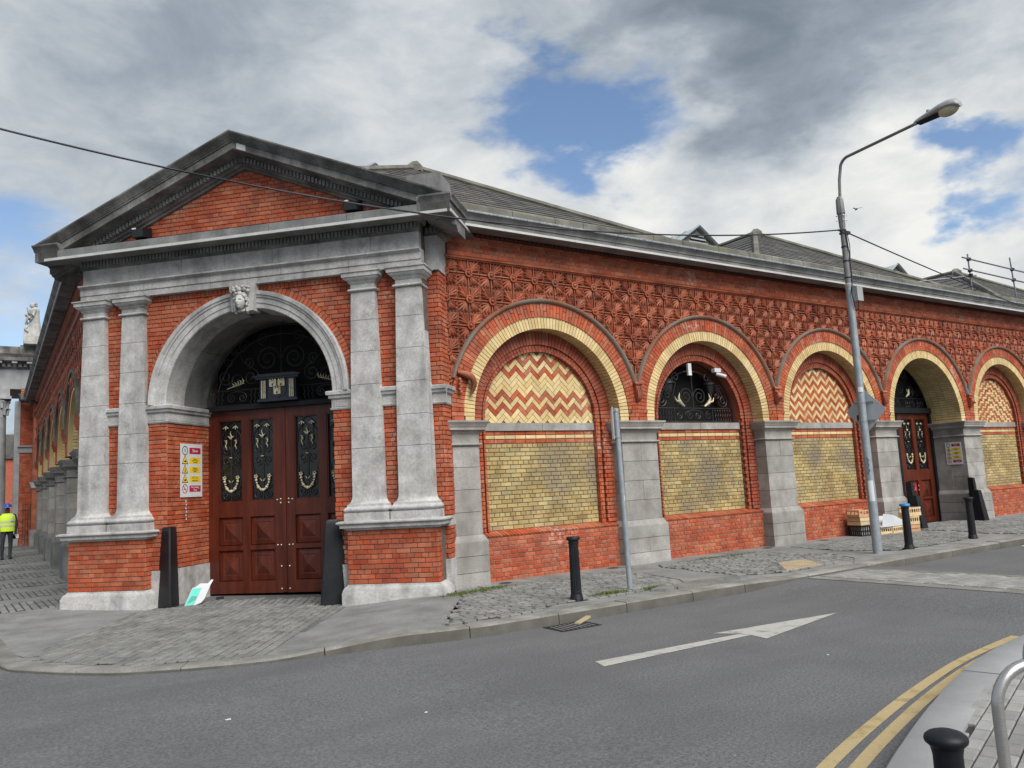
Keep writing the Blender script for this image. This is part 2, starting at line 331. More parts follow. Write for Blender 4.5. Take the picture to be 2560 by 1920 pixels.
# unit brick (front face at y=-.5 .. back +.5 in local axes) with arrised front edges, shared by all single bricks
def unit_brick(name, mat, ch=.06):
    c = ch; v = [(-.5, .5, -.5), (.5, .5, -.5), (.5, .5, .5), (-.5, .5, .5), (-.5, -.3, -.5), (.5, -.3, -.5), (.5, -.3, .5), (-.5, -.3, .5),
                 (-.5+c*.4, -.5, -.5+c), (.5-c*.4, -.5, -.5+c), (.5-c*.4, -.5, .5-c), (-.5+c*.4, -.5, .5-c)]
    f = [(0, 1, 5, 4), (1, 2, 6, 5), (2, 3, 7, 6), (3, 0, 4, 7), (4, 5, 9, 8), (5, 6, 10, 9), (6, 7, 11, 10), (7, 4, 8, 11), (8, 9, 10, 11)]
    me = bpy.data.meshes.new(name); me.from_pydata(v, [], f); me.materials.append(MATS[mat])
    bm = bmesh.new(); bm.from_mesh(me); bmesh.ops.recalc_face_normals(bm, faces=bm.faces); bm.to_mesh(me); bm.free()
    return me
def piece(name, me, fr, ac, zc, w, h, dfront, dep, parent, tilt=0.):
    o = link(name, me, parent)
    k = fr.k; ang = math.atan2(fr.a[1], fr.a[0])
    o.matrix_basis = Matrix.Translation(fr.p(ac, dfront-dep/2, zc)) @ Matrix.Rotation(ang, 4, 'Z') @ Matrix.Rotation(-tilt, 4, 'Y') @ Matrix.Diagonal((w*k, dep*k, h*k, 1))
    return o

def brick_list(ivals, z0, z1, course=.0768, L=.228, jt=.011, bond='garden', seed=1, every=4):
    """courses of bricks inside the intervals ivals(z) -> [(a0,a1)..]; returns (ac, zc, w, h)"""
    rnd = random.Random(seed); out = []; n = max(1, round((z1-z0)/course)); ch = (z1-z0)/n
    for i in range(n):
        zc = z0+ch*(i+.5)
        for a0, a1 in ivals(zc):
            if bond == 'flemish': pat = [L, L/2]; off = (i % 2)*(L*.75)
            elif bond == 'header': pat = [L/2]; off = (i % 2)*L/4
            elif bond == 'stretcher': pat = [L]; off = (i % 2)*L/2
            else:
                pat = [L/2] if i % every == every-1 else [L]; off = (L/4 if i % every == every-1 else (i % 2)*L/2)
            x = math.floor(a0/(1.5*L if bond == 'flemish' else L))*(1.5*L if bond == 'flemish' else L)-L*2+off; j = 0
            while x < a1:
                w = pat[j % len(pat)]; j += 1
                b0, b1 = max(x, a0), min(x+w, a1)
                if b1-b0 > .03: out.append(((b0+b1)/2, zc, b1-b0-jt, ch-jt))
                x += w
    return out
def bricks_to(mb, fr, lst, dfront, dep=.03, jit=.003, seed=2):
    rnd = random.Random(seed)
    for ac, zc, w, h in lst:
        d1 = dfront+rnd.uniform(-jit, jit); c = .006
        a0, a1, z0, z1 = ac-w/2, ac+w/2, zc-h/2, zc+h/2; db = dfront-dep; dm = d1-.005
        q = [fr.p(a0, db, z0), fr.p(a1, db, z0), fr.p(a1, db, z1), fr.p(a0, db, z1), fr.p(a0, dm, z0), fr.p(a1, dm, z0), fr.p(a1, dm, z1), fr.p(a0, dm, z1),
             fr.p(a0+c, d1, z0+c), fr.p(a1-c, d1, z0+c), fr.p(a1-c, d1, z1-c), fr.p(a0+c, d1, z1-c)]
        mb.add(q, [(0, 1, 5, 4), (1, 2, 6, 5), (2, 3, 7, 6), (3, 0, 4, 7), (4, 5, 9, 8), (5, 6, 10, 9), (6, 7, 11, 10), (7, 4, 8, 11), (8, 9, 10, 11)])
def ring_bricks(mb, fr, ca, cz, r0, r1, dfront, dep, n, t0=0., t1=PI, jt=.011, split=None, seed=3, rmax=None, jit=.003):
    rnd = random.Random(seed)
    for i in range(n):
        a = t0+(t1-t0)*i/n; b = t0+(t1-t0)*(i+1)/n
        ro = r1 if not rmax else min(r1, rmax/max(.001, abs(math.cos((a+b)/2))))
        segs = [(r0, ro)]
        if split and ro > r0+.2:
            m = r0+(ro-r0)*split[i % len(split)]
            if r0+.02 < m < ro-.02: segs = [(r0, m-jt/2), (m+jt/2, ro)]
        for ra, rb in segs:
            d1 = dfront+rnd.uniform(-jit, jit); q = []
            ta, tb = a+jt/2/ra, b-jt/2/ra; ua, ub = a+jt/2/rb, b-jt/2/rb
            for d in (dfront-dep, d1):
                q += [fr.p(ca+ra*math.cos(ta), d, cz+ra*math.sin(ta)), fr.p(ca+ra*math.cos(tb), d, cz+ra*math.sin(tb)), fr.p(ca+rb*math.cos(ub), d, cz+rb*math.sin(ub)), fr.p(ca+rb*math.cos(ua), d, cz+rb*math.sin(ua))]
            mb.add(q, [(0, 1, 5, 4), (1, 2, 6, 5), (2, 3, 7, 6), (3, 0, 4, 7), (4, 5, 6, 7)])
def spiral(fr, ca, cz, d, r, turns, t0, sgn=1, rin=.18, n=26):
    return [fr.p(ca+rr*math.cos(t), d, cz+rr*math.sin(t)) for i in range(n+1) for rr, t in [(r*(1-(1-rin)*i/n), t0+sgn*2*PI*turns*i/n)]]
def tx(me_name, text, size, mat, fr, a, d, z, parent, align='CENTER', ext=.001):
    cu = bpy.data.curves.new(me_name, 'FONT'); cu.body = text; cu.size = size*fr.k; cu.align_x = align; cu.align_y = 'CENTER'; cu.extrude = ext; cu.materials.append(MATS[mat])
    tmp = bpy.data.objects.new('tmp', cu); COL.objects.link(tmp); bpy.context.view_layer.update()
    me = bpy.data.meshes.new_from_object(tmp.evaluated_get(bpy.context.evaluated_depsgraph_get())); bpy.data.objects.remove(tmp)
    o = link(me_name, me, parent)
    o.matrix_basis = Matrix.Translation(fr.p(a, d, z)) @ Matrix.Rotation(math.atan2(fr.a[1], fr.a[0]), 4, 'Z') @ Matrix.Rotation(PI/2, 4, 'X')
    return o

# ================================================================== ground
def sst(x, a, b):
    t = min(1, max(0, (x-a)/(b-a))); return t*t*(3-2*t)
KERB = [(-.25, 36), (-.25, 17), (-.08, 13.4), (.13, 11.6), (.40, 10.98), (1.045, 10.15), (1.56, 9.77), (2.32, 9.41), (3.25, 9.13), (4.15, 8.84), (4.9, 8.64), (5.7, 8.58), (9.5, 8.5), (10.6, 8.36), (12.4, 8.36), (13.6, 8.42), (15, 8.45), (20, 8.4), (45, 8.3)]
def kerb_dist(x, y):
    best = 9e9
    for (x0, y0), (x1, y1) in zip(KERB, KERB[1:]):
        dx, dy = x1-x0, y1-y0; t = max(0, min(1, ((x-x0)*dx+(y-y0)*dy)/(dx*dx+dy*dy)))
        best = min(best, math.hypot(x-x0-t*dx, y-y0-t*dy))
    return best
def side_rise(x, y): return .0145*max(0, min(y-12.5, 30))*sst(-x, -5.5, -2.2)
def hp(x, y):          # footpath height: falls to a dropped kerb in front of the entrance, climbs along the side street
    s_ = x-(y-8.7)*.62
    z = -.13*(1-sst(s_, 2.2, 4.2))
    dep = ((x/K-3.620)+(y/K-13.7034))*S2
    if x > 1.6: z += .11*sst(dep, -.1, 1.25)*(1-sst(s_, 2.2, 4.2))
    return z+side_rise(x, y)*(1-sst(dep, -.5, .3)*(1 if x > 1.7 else 0))
def hr(x, y):          # carriageway height
    z = -.12-.03*(1-sst(x, 2.2, 4.4))
    if 9 < x < 15: z += .10*(sst(x, 9.6, 10.9)-sst(x, 12.6, 13.9))
    return z+side_rise(x, y)
K = 1.03
def grid_sheet(name, mat, xs, ys, zf, parent=None, kind='structure'):
    m = MB(); v = [(x, y, zf(x, y)) for y in ys for x in xs]; n = len(xs)
    f = [(j*n+i, j*n+i+1, (j+1)*n+i+1, (j+1)*n+i) for j in range(len(ys)-1) for i in range(n-1)]
    m.add(v, f); return m.build(name, mat, parent, 40, kind)
lin = lambda a, b, n: [a+(b-a)*i/n for i in range(n+1)]
ground = grid_sheet('ground', 'ground_far', lin(-800, 800, 8), lin(-800, 800, 8), lambda x, y: -.6)
road = grid_sheet('road', 'asphalt', [-60, -30, -12, -6]+lin(-3, 16, 76)+[20, 30, 50, 90], [-40, -20, -8]+lin(-3, 16, 40)+lin(18, 46, 14)+[60, 90], hr)
# footpath base sheet in front of the market: the bed of the paving, bounded by the kerb
def inner_kerb(off):
    out = []
    for i, (x, y) in enumerate(KERB):
        x0, y0 = KERB[max(0, i-1)]; x1, y1 = KERB[min(len(KERB)-1, i+1)]
        L = math.hypot(x1-x0, y1-y0); out.append((x-(y1-y0)/L*off, y+(x1-x0)/L*off))
    return out
def densify(pl, step):
    out = [pl[0]]
    for (x0, y0), (x1, y1) in zip(pl, pl[1:]):
        n = max(1, int(math.hypot(x1-x0, y1-y0)/step)); out += [(x0+(x1-x0)*i/n, y0+(y1-y0)*i/n) for i in range(1, n+1)]
    return out
kd = densify(KERB, .25)
def catm(pl, n=6):
    out = []
    P = [pl[0]]+pl+[pl[-1]]
    for i in range(1, len(P)-2):
        for j in range(n):
            t = j/n; q = []
            for c in (0, 1):
                a, b, cc, d = (P[i+k][c] for k in (-1, 0, 1, 2))
                q.append(.5*((2*b)+(cc-a)*t+(2*a-5*b+4*cc-d)*t*t+(-a+3*b-3*cc+d)*t**3))
            out.append(tuple(q))
    return out+[pl[-1]]
KS = densify(catm(KERB[:-1]), .12)
def offset_line(pl, off):
    out = []
    for i, (x, y) in enumerate(pl):
        x0, y0 = pl[max(0, i-1)]; x1, y1 = pl[min(len(pl)-1, i+1)]
        L = math.hypot(x1-x0, y1-y0) or 1; out.append((x-(y1-y0)/L*off, y+(x1-x0)/L*off))
    return out
KI = offset_line(KS, .27)
def bed(m):
    far = []
    for x, y in KI:
        if y > 10.6 and x < 1.0: far.append((max(x, 2.2), y))
        elif x < 5: t = (x-.0)/5; far.append((2.4+t*4.5, 15.5-t*3))
        else: far.append((x, 13.4))
    n = len(KI); v = []; R_ = 10
    for i in range(n):
        for j in range(R_+1):
            t = j/R_; x = KI[i][0]*(1-t)+far[i][0]*t; y = KI[i][1]*(1-t)+far[i][1]*t; v.append((x, y, hp(x, y)))
    m.add(v, [(i*(R_+1)+j, (i+1)*(R_+1)+j, (i+1)*(R_+1)+j+1, i*(R_+1)+j+1) for i in range(n-1) for j in range(R_)])
pavement = part('pavement', 'concrete', None, bed, 40, 'structure')
# kerb stones, each its own piece
def kerb_run(line, w, topf, botf, mat, parent, lens, seed, name='kerb_stone', jt=.012, side=1, rise=.02):
    rnd = random.Random(seed); i = 0; n = len(line); inn = offset_line(line, w*side)
    while i < n-2:
        L = rnd.uniform(*lens); j = i; acc = 0
        while j < n-1 and acc < L: acc += math.dist(line[j], line[j+1]); j += 1
        m = MB(); o_ = line[i:j+1]; q_ = inn[i:j+1]; c = len(o_); v = []
        wob = rnd.uniform(-.005, .006)
        for kx in range(c):
            (x, y), (u, w_) = o_[kx], q_[kx]
            if kx in (0, c-1) and c > 1:   # small joint
                s_ = jt*.5*(1 if kx == 0 else -1); (x2, y2) = o_[1 if kx == 0 else c-2]; l = math.dist((x, y), (x2, y2)) or 1
                f = abs(s_)/l; x, y = x+(x2-x)*f, y+(y2-y)*f; u, w_ = u+(q_[1 if kx == 0 else c-2][0]-u)*f, w_+(q_[1 if kx == 0 else c-2][1]-w_)*f
            zt = topf(x, y)+rise+wob; zi = topf(u, w_)+rise+wob; zb = botf(x, y)-.08; ch = .018
            ex, ey = x+(u-x)*ch/w, y+(w_-y)*ch/w
            v += [(x, y, zb), (x, y, zt-ch), (ex, ey, zt), (u, w_, zi), (u, w_, zi-.1)]
        f = [(k*5+l, k*5+l+1, k*5+6+l, k*5+5+l) for k in range(c-1) for l in range(4)]
        f += [tuple(range(5)), tuple((c-1)*5+l for l in range(5))]
        ko = m.add(v, f).build(name, mat, parent, 50); i = j
        if mat == 'kerb_granite':
            ko.data.materials.append(MATS['kerb_grime'])
            for k in range(c-1): ko.data.polygons[k*4].material_index = 1
kerb_run(KS, .27, hp, hr, 'kerb_granite', pavement, (1.0, 1.7), 5)

# paving pieces --------------------------------------------------------------
def inpoly(x, y, P):
    c = False; j = len(P)-1
    for i in range(len(P)):
        if (P[i][1] > y) != (P[j][1] > y) and x < (P[j][0]-P[i][0])*(y-P[i][1])/(P[j][1]-P[i][1])+P[i][0]: c = not c
        j = i
    return c
sett_me = unit_brick('sett', 'sett_stone', .1)
ALLSETTS = []
def setts(P, ang, sw=.185, sd_=.118, jt=.022, seed=1, jitter=.012):
    rnd = random.Random(seed); ca, sa = math.cos(ang), math.sin(ang)
    cx = sum(p[0] for p in P)/len(P); cy = sum(p[1] for p in P)/len(P)
    loc = [((x-cx)*ca+(y-cy)*sa, -(x-cx)*sa+(y-cy)*ca) for x, y in P]
    u0, u1 = min(q[0] for q in loc), max(q[0] for q in loc); v0, v1 = min(q[1] for q in loc), max(q[1] for q in loc)
    v = v0; row = 0
    while v < v1:
        h = sd_*rnd.uniform(.9, 1.12); u = u0-rnd.uniform(0, sw)
        while u < u1:
            w = sw*rnd.uniform(.72, 1.25); uc, vc = u+w/2, v+h/2
            x, y = cx+uc*ca-vc*sa, cy+uc*sa+vc*ca
            if inpoly(x, y, P): ALLSETTS.append((x, y, w-jt, h-jt, ang+rnd.uniform(-.05, .05), rnd.uniform(-.004, .007)))
            u += w
        v += h; row += 1
def joint_bed(P, z=.006):
    m = MB(); cx = sum(p[0] for p in P)/len(P); cy = sum(p[1] for p in P)/len(P)
    D = densify(P+[P[0]], .3)[:-1]; n = len(D); R_ = 6; v = []
    for x, y in D:
        for j in range(R_+1):
            t = .97*j/R_; xx, yy = cx+(x-cx)*t, cy+(y-cy)*t; v.append((xx, yy, hp(xx, yy)+z))
    m.add(v, [(i*(R_+1)+j, ((i+1) % n)*(R_+1)+j, ((i+1) % n)*(R_+1)+j+1, i*(R_+1)+j+1) for i in range(n) for j in range(R_)])
    m.build('sett_bedding', 'joint_dirt', pavement, 40)
P_DRIVE = [(.42, 12.2), (2.1, 14.85), (2.75, 15.15), (3.4, 15.2), (4.7, 13.85), (4.9, 12.7), (2.62, 9.62), (2.05, 9.83), (1.5, 10.14), (.95, 10.8), (.55, 11.5)]
P_A = [(4.78, 9.02), (6.15, 11.0), (6.5, 11.6), (7.9, 11.62), (9.85, 11.6), (9.45, 9.75), (9.2, 9.45), (7.7, 9.2), (6.6, 9.25), (6.1, 8.95)]
P_B = [(10.7, 11.55), (13.6, 11.5), (14.0, 10.2), (13.5, 9.3), (12.7, 8.95), (11.2, 8.9), (10.5, 9.3)]
P_C = [(14.9, 11.65), (19.6, 11.6), (19.2, 10.2), (18.3, 9.35), (15.2, 9.3), (14.6, 10.2)]
P_D = [(20.0, 12.7), (23.4, 12.6), (23.2, 11.6), (26, 11.5), (26, 9.0), (19.5, 8.9), (19.4, 9.8), (19.9, 10.6)]
for P, an, sd in ((P_DRIVE, math.radians(56), 1), (P_A, math.radians(4), 2), (P_B, math.radians(-12), 3), (P_C, math.radians(5), 4), (P_D, math.radians(2), 5)):
    joint_bed(P); setts(P, an, seed=sd)
for i, y in enumerate((16.9, 18.9, 21.2, 23.5, 26, 29, 32.5, 36)):
    hh = 1.35 if i < 5 else 1.9
    P = [(.02, y), (1.45, y+.05), (1.45, y+hh), (.02, y+hh-.05)]; joint_bed(P); setts(P, PI/2+.05, seed=20+i)
ALLSETTS.sort(key=lambda q: q[0]**2+q[1]**2)
def sett_matrix(q):
    x, y, w, h, an, dz = q; e = .1
    gx = (hp(x+e, y)-hp(x-e, y))/(2*e); gy = (hp(x, y+e)-hp(x, y-e))/(2*e)
    nrm = Vector((-gx+dz*2, -gy, 1)).normalized(); X = Vector((math.cos(an), math.sin(an), 0)); X = (X-nrm*X.dot(nrm)).normalized(); Y = nrm.cross(X)
    o = Vector((x, y, hp(x, y)+.024+dz*.8-.02))
    # local: x along, y = -normal (front is -y), z across
    return Matrix(((X.x*w, -nrm.x*.04, Y.x*h, o.x), (X.y*w, -nrm.y*.04, Y.y*h, o.y), (X.z*w, -nrm.z*.04, Y.z*h, o.z), (0, 0, 0, 1)))
for q in ALLSETTS[:300]:
    o = link('sett', sett_me, pavement); o.matrix_basis = sett_matrix(q)
mb = MB(); uv = [Vector(v.co) for v in sett_me.vertices]; uf = [tuple(p.vertices) for p in sett_me.polygons]
for q in ALLSETTS[300:]:
    M = sett_matrix(q); mb.add([M @ v for v in uv], uf)
mb.build('setts', 'sett_stone', pavement, kind='stuff')
# large slabs
zs = lambda e: (lambda x, y: hp(x, y)+e)
SLABS = [[(4.95, 12.68), (5.6, 12.05), (6.4, 11.7), (6.1, 11.02), (4.72, 9.02), (3.5, 9.36), (2.7, 9.6)],
         [(.38, 12.0), (2.06, 14.85), (1.4, 15.6), (.6, 16.2), (.06, 16.2), (.12, 13.6), (.3, 12.3)],
         [(9.95, 11.62), (10.62, 11.55), (10.42, 9.3), (9.9, 8.9), (9.3, 8.85), (9.3, 9.4), (9.55, 9.75)],
         [(6.62, 9.2), (7.7, 9.15), (7.7, 8.86), (6.2, 8.88)], [(13.65, 11.55), (14.85, 11.6), (14.55, 10.2), (15.1, 9.25), (16.8, 9.25), (16.8, 8.75), (12.8, 8.72), (13.6, 9.25), (14.08, 10.2)],
         [(16.84, 9.3), (18.6, 9.3), (18.6, 8.7), (16.84, 8.72)], [(10.5, 8.68), (12.7, 8.7), (12.75, 8.9), (11.2, 8.85), (10.4, 9.2), (9.9, 8.8)]]
for P in SLABS:
    D = densify(P+[P[0]], .4)[:-1]; cx = sum(p[0] for p in P)/len(P); cy = sum(p[1] for p in P)/len(P)
    m = MB(); n = len(D); v = []; R_ = 5
    for x, y in D:
        for j in range(R_+1):
            t = j/R_; xx, yy = cx+(x-cx)*t, cy+(y-cy)*t; v.append((xx, yy, hp(xx, yy)+.012))
        v.append((x, y, hp(x, y)-.03))
    W_ = R_+2
    m.add(v, [(i*W_+j, ((i+1) % n)*W_+j, ((i+1) % n)*W_+j+1, i*W_+j+1) for i in range(n) for j in range(R_+1)]); m.build('paving_slab', 'concrete', pavement, 30)
rnd = random.Random(4)
x = 7.0
while x < 27:                      # flags along the foot of the wall
    w = rnd.uniform(.9, 1.6)
    part('flagstone', 'concrete', pavement, lambda m: m.pavepoly([(x+.01, 11.66), (x+w-.01, 11.66), (x+w-.01, 12.55), (x+.01, 12.55)], zs(.012+rnd.uniform(0, .004)), .05)); x += w
for i, y in enumerate((16.25, 18.28, 20.28, 22.58, 24.88, 27.38, 30.95, 34.45)):   # plain bands between the setts of the side street
    part('flagstone', 'concrete', pavement, lambda m: m.pavepoly([(.02, y), (1.48, y+.02), (1.48, y+(.6 if i < 5 else 1.5)), (.02, y+(.56 if i < 5 else 1.46))], zs(.012), .05))
# broken patch of paving by the sign pole
part('broken_slab', 'kerb_granite', pavement, lambda m: m.pavepoly([(8.75, 8.98), (9.0, 9.2), (9.55, 9.3), (9.95, 9.1), (9.6, 8.9), (9.15, 8.86)], zs(.05), .09))
part('broken_slab', 'concrete', pavement, lambda m: m.pavepoly([(8.35, 9.15), (8.7, 9.32), (8.95, 9.24), (8.7, 9.02), (8.5, 8.98)], zs(.035), .07))
part('broken_slab', 'new_granite', pavement, lambda m: m.pavepoly([(7.98, 9.6), (8.45, 9.62), (8.6, 9.36), (8.2, 9.28), (7.9, 9.4)], zs(.026), .07))
# tactile paving
tp = [(11.25, 8.95), (12.25, 8.98), (12.85, 9.75), (12.15, 9.85)]
tac = part('tactile_paving', 'tactile_tan', pavement, lambda m: m.pavepoly(tp, zs(.03), .06))
def blist(m):
    for i in range(12):
        for j in range(9):
            s, t = (i+.5)/12, (j+.5)/9
            xx = (tp[0][0]*(1-s)+tp[1][0]*s)*(1-t)+(tp[3][0]*(1-s)+tp[2][0]*s)*t; yy = (tp[0][1]*(1-s)+tp[1][1]*s)*(1-t)+(tp[3][1]*(1-s)+tp[2][1]*s)*t
            m.lathe((xx, yy, hp(xx, yy)+.028), [(.022, 0), (.016, .01)], 6)
part('blister', 'tactile_tan', tac, blist, kind='stuff')
# raised crossing table across the carriageway
XB0 = lambda y: 10.92+(8.2-y)*.045; XB1 = lambda y: 12.5+(8.2-y)*.12
def band(m, f0, f1, z, ny=14):
    v = []; ys = lin(8.3, 4.35, ny)
    for y in ys:
        for s in range(5): x = f0(y)+(f1(y)-f0(y))*s/4; v.append((x, y, hr(x, y)+z))
    m.add(v, [(i*5+j, i*5+j+1, i*5+6+j, i*5+5+j) for i in range(ny) for j in range(4)])
part('crossing_band', 'kerb_granite', road, lambda m: band(m, XB0, lambda y: XB0(y)+.3, .006))
part('crossing_band', 'kerb_granite', road, lambda m: band(m, lambda y: XB1(y)-.3, XB1, .006))
part('crossing_table', 'joint_dirt', road, lambda m: band(m, lambda y: XB0(y)+.3, lambda y: XB1(y)-.3, .004))
mb = MB(); yy = 8.25; rnd = random.Random(8)
while yy > 4.4:
    xx = XB0(yy)+.31+rnd.uniform(-.05, 0)
    while xx < XB1(yy)-.34:
        w = rnd.uniform(.15, .22); z = hr(xx+w/2, yy)+.013
        mb.add([(xx, yy, z), (xx+w-.012, yy, z), (xx+w-.012, yy-.098, z), (xx, yy-.098, z), (xx, yy, z-.01), (xx+w-.012, yy, z-.01), (xx+w-.012, yy-.098, z-.01), (xx, yy-.098, z-.01)],
               [(0, 1, 2, 3), (0, 1, 5, 4), (1, 2, 6, 5), (2, 3, 7, 6), (3, 0, 4, 7)]); xx += w
    yy -= .11
mb.build('crossing_setts', 'paver_stone', road, kind='stuff')
# road markings
def flat(m, pts, z): m.add([(x, y, hr(x, y)+z) for x, y in pts], [tuple(range(len(pts)))])
def arrow(m):
    flat(m, [(5.16, 6.56), (5.09, 6.33), (7.20, 6.30), (7.17, 6.44)], .004)
    flat(m, [(7.0, 6.68), (7.19, 6.44), (7.205, 6.30), (7.16, 6.05), (9.0, 6.44)], .0045)
ar = part('arrow_marking', 'road_white', None, arrow); struct(ar)
NK = [(2.5, 2.06), (3.4, 2.48), (4.29, 2.85), (5.21, 3.195), (6.275, 3.547), (7.244, 3.79), (8.17, 3.93), (9.6, 4.05), (12, 4.15), (16, 4.2), (30, 4.2)]
NKS = densify(catm(NK), .12)
def stripe(off, w, x1):
    def f(m):
        tw = lambda x: sst(x, 3.5, 7.0)
        o0 = [offset_line(NKS, off[0]), offset_line(NKS, off[1])]; o1 = [offset_line(NKS, off[0]+w), offset_line(NKS, off[1]+w)]
        mixp = lambda u, v_: tuple(u[k]+(v_[k]-u[k])*tw(u[0]) for k in (0, 1))
        a = [mixp(*z) for z in zip(*o0)]; b = [mixp(*z) for z in zip(*o1)]; v = []; n = 0
        for p, q in zip(a, b):
            if p[0] > x1: break
            v += [(*p, hr(*p)+.004), (*q, hr(*q)+.004)]; n += 1
        m.add(v, [(2*i, 2*i+1, 2*i+3, 2*i+2) for i in range(n-1)])
    return f
for o_, xe in (((.20, .10), 8.3), ((.37, .23), 8.95)): struct(part('yellow_line', 'road_yellow', None, stripe(o_, .093, xe)))
# near footpath: kerb and pavers
npv = part('near_pavement', 'joint_dirt', None, lambda m: m.add([(*p, 0.) for p in offset_line(NKS, -.26)]+[(p[0]+.4, -6, 0.) for p in NKS], [(i, i+1, len(NKS)+i+1, len(NKS)+i) for i in range(len(NKS)-1)]), None, 'structure')
kerb_run(NKS, .29, lambda x, y: -.01, hr, 'new_granite', npv, (.95, 1.05), 9, side=-1, rise=.036, jt=.008)
pav_me = unit_brick('paver', 'paver_stone', .05)
NI = offset_line(NKS, -.29); cnt = 0; rnd = random.Random(3); A_ = math.radians(18)
mbp = MB(); pv = [Vector(v.co) for v in pav_me.vertices]; pf = [tuple(p.vertices) for p in pav_me.polygons]; cand = []
ca, sa = math.cos(A_), math.sin(A_)
for r_ in range(-34, 12):
    for c_ in range(-4, 46):
        u = c_*.205+(r_ % 2)*.1; v = r_*.1; x, y = 3.4+u*ca-v*sa, 2.2+u*sa+v*ca
        if not (1.5 < x < 12): continue
        best = min(NI, key=lambda p: abs(p[0]-x))
        if y > best[1]+.03: continue
        cand.append((x, y))
cand.sort(key=lambda p: abs(p[0]-3.9)+abs(p[1]-2.0))
for i, (x, y) in enumerate(cand):
    M = Matrix.Translation((x, y, .006+rnd.uniform(-.002, .002))) @ Matrix.Rotation(A_, 4, 'Z') @ Matrix(((1, 0, 0, 0), (0, 0, 1, 0), (0, -1, 0, 0), (0, 0, 0, 1))) @ Matrix.Diagonal((.194, .03, .089, 1))
    if i < 260: o = link('paver', pav_me, npv); o.matrix_basis = M
    else: mbp.add([M @ q for q in pv], pf)
mbp.build('pavers', 'paver_stone', npv, kind='stuff')

# ================================================================== market building
MK = thing('market_building', 'red brick Victorian market hall with pedimented corner entrance and arcaded long wall', 'building', (3.8, 14.1, 0))
BRICKS = []      # (frame, ac, zc, w, h, dfront) red bricks of the entrance, largest in view first
REST = MB()
def red(fr, lst, d, first=False, seed=2):
    if first: BRICKS.extend((fr, *q, d) for q in lst)
    else: bricks_to(REST, fr, lst, d, seed=seed)
GR = -.25
CW = .0768
# --- pedestals
for sg in (-1, 1):
    ac = sg*2.59; hw = .76
    pd = part('pedestal', 'mortar', MK, lambda m: m.box(PF, ac-hw+.012, ac+hw-.012, -.3, .168, .2, 1.12))
    red(PF, brick_list(lambda z: [(ac-hw, ac+hw)], .262, 1.107, CW, .24, seed=3+sg, every=3 if sg > 0 else 4), .18, True)
    for e_ in (-1, 1):   # side faces of the pedestal
        sf = Fr((PF.o[0]+S2*(ac+e_*hw)-S2*.18*1, PF.o[1]-S2*(ac+e_*hw)-S2*.18*1), (S2, S2) if e_ > 0 else (-S2, -S2), K)
        L_ = .2
        lst = brick_list(lambda z: [(0.001, L_)] if e_ > 0 else [(-L_, -.001)], .262, 1.107, CW, .24)
        red(sf, lst, 0.)
    part('plinth', 'limestone', pd, lambda m: m.loft(PF, ac, [(GR, hw+.085, .25), (.14, hw+.085, .25), (.155, hw+.075, .24), (.17, hw+.075, .24), (.21, hw+.055, .225), (.235, hw+.02, .19), (.262, hw+.004, .184)], -.35), 40)
    part('slab', 'limestone', pd, lambda m: m.loft(PF, ac, [(1.107, hw+.0, .184), (1.125, hw+.03, .21), (1.15, hw+.04, .22), (1.152, hw+.09, .27), (1.20, hw+.092, .272), (1.205, hw+.11, .29), (1.225, hw+.135, .315), (1.245, hw+.135, .315), (1.262, hw+.10, .28)], -.28), 40)
# --- paired pilasters
def rnd_ring(z0, z1, hw, df, out, n=5):
    return [(z0+(z1-z0)*i/n, hw+out*math.sin(PI*i/n), df+out*math.sin(PI*i/n)) for i in range(n+1)]
for c in (-2.97, -2.18, 2.18, 2.97):
    pl = part('pilaster', 'limestone', MK, lambda m: m.loft(PF, c, [(1.52, .335, .165), (1.55, .30, .135), (1.60, .28, .115), (1.66, .272, .11), (2.42, .268, .109)], -.2), 60)
    zz = [2.424, 2.93, 3.47, 4.02, 4.55, 5.035]; hwf = lambda z: .268-.058*((z-2.4)/2.65)**1.3
    for z0, z1 in zip(zz, zz[1:]):
        part('shaft_stone', 'limestone', pl, lambda m: m.loft(PF, c, [(z0+.003, hwf(z0), .108), (z1-.003, hwf(z1), .106)], -.2), 60)
    part('base', 'limestone', pl, lambda m: m.loft(PF, c, [(1.262, .383, .215), (1.385, .383, .215), (1.386, .365, .20)]+rnd_ring(1.388, 1.485, .345, .18, .04, 8)+[(1.487, .345, .175), (1.52, .34, .17)], -.2), 50)
    part('capital', 'limestone', pl, lambda m: m.loft(PF, c, [(5.036, .21, .106)]+rnd_ring(5.037, 5.085, .235, .13, .02, 5)+[(5.09, .212, .108), (5.165, .212, .108), (5.168, .225, .12), (5.185, .228, .123), (5.187, .24, .135), (5.205, .245, .14), (5.225, .275, .17), (5.255, .305, .2), (5.272, .31, .205), (5.274, .325, .22), (5.335, .33, .225), (5.345, .35, .245), (5.366, .352, .247)], -.2), 40)
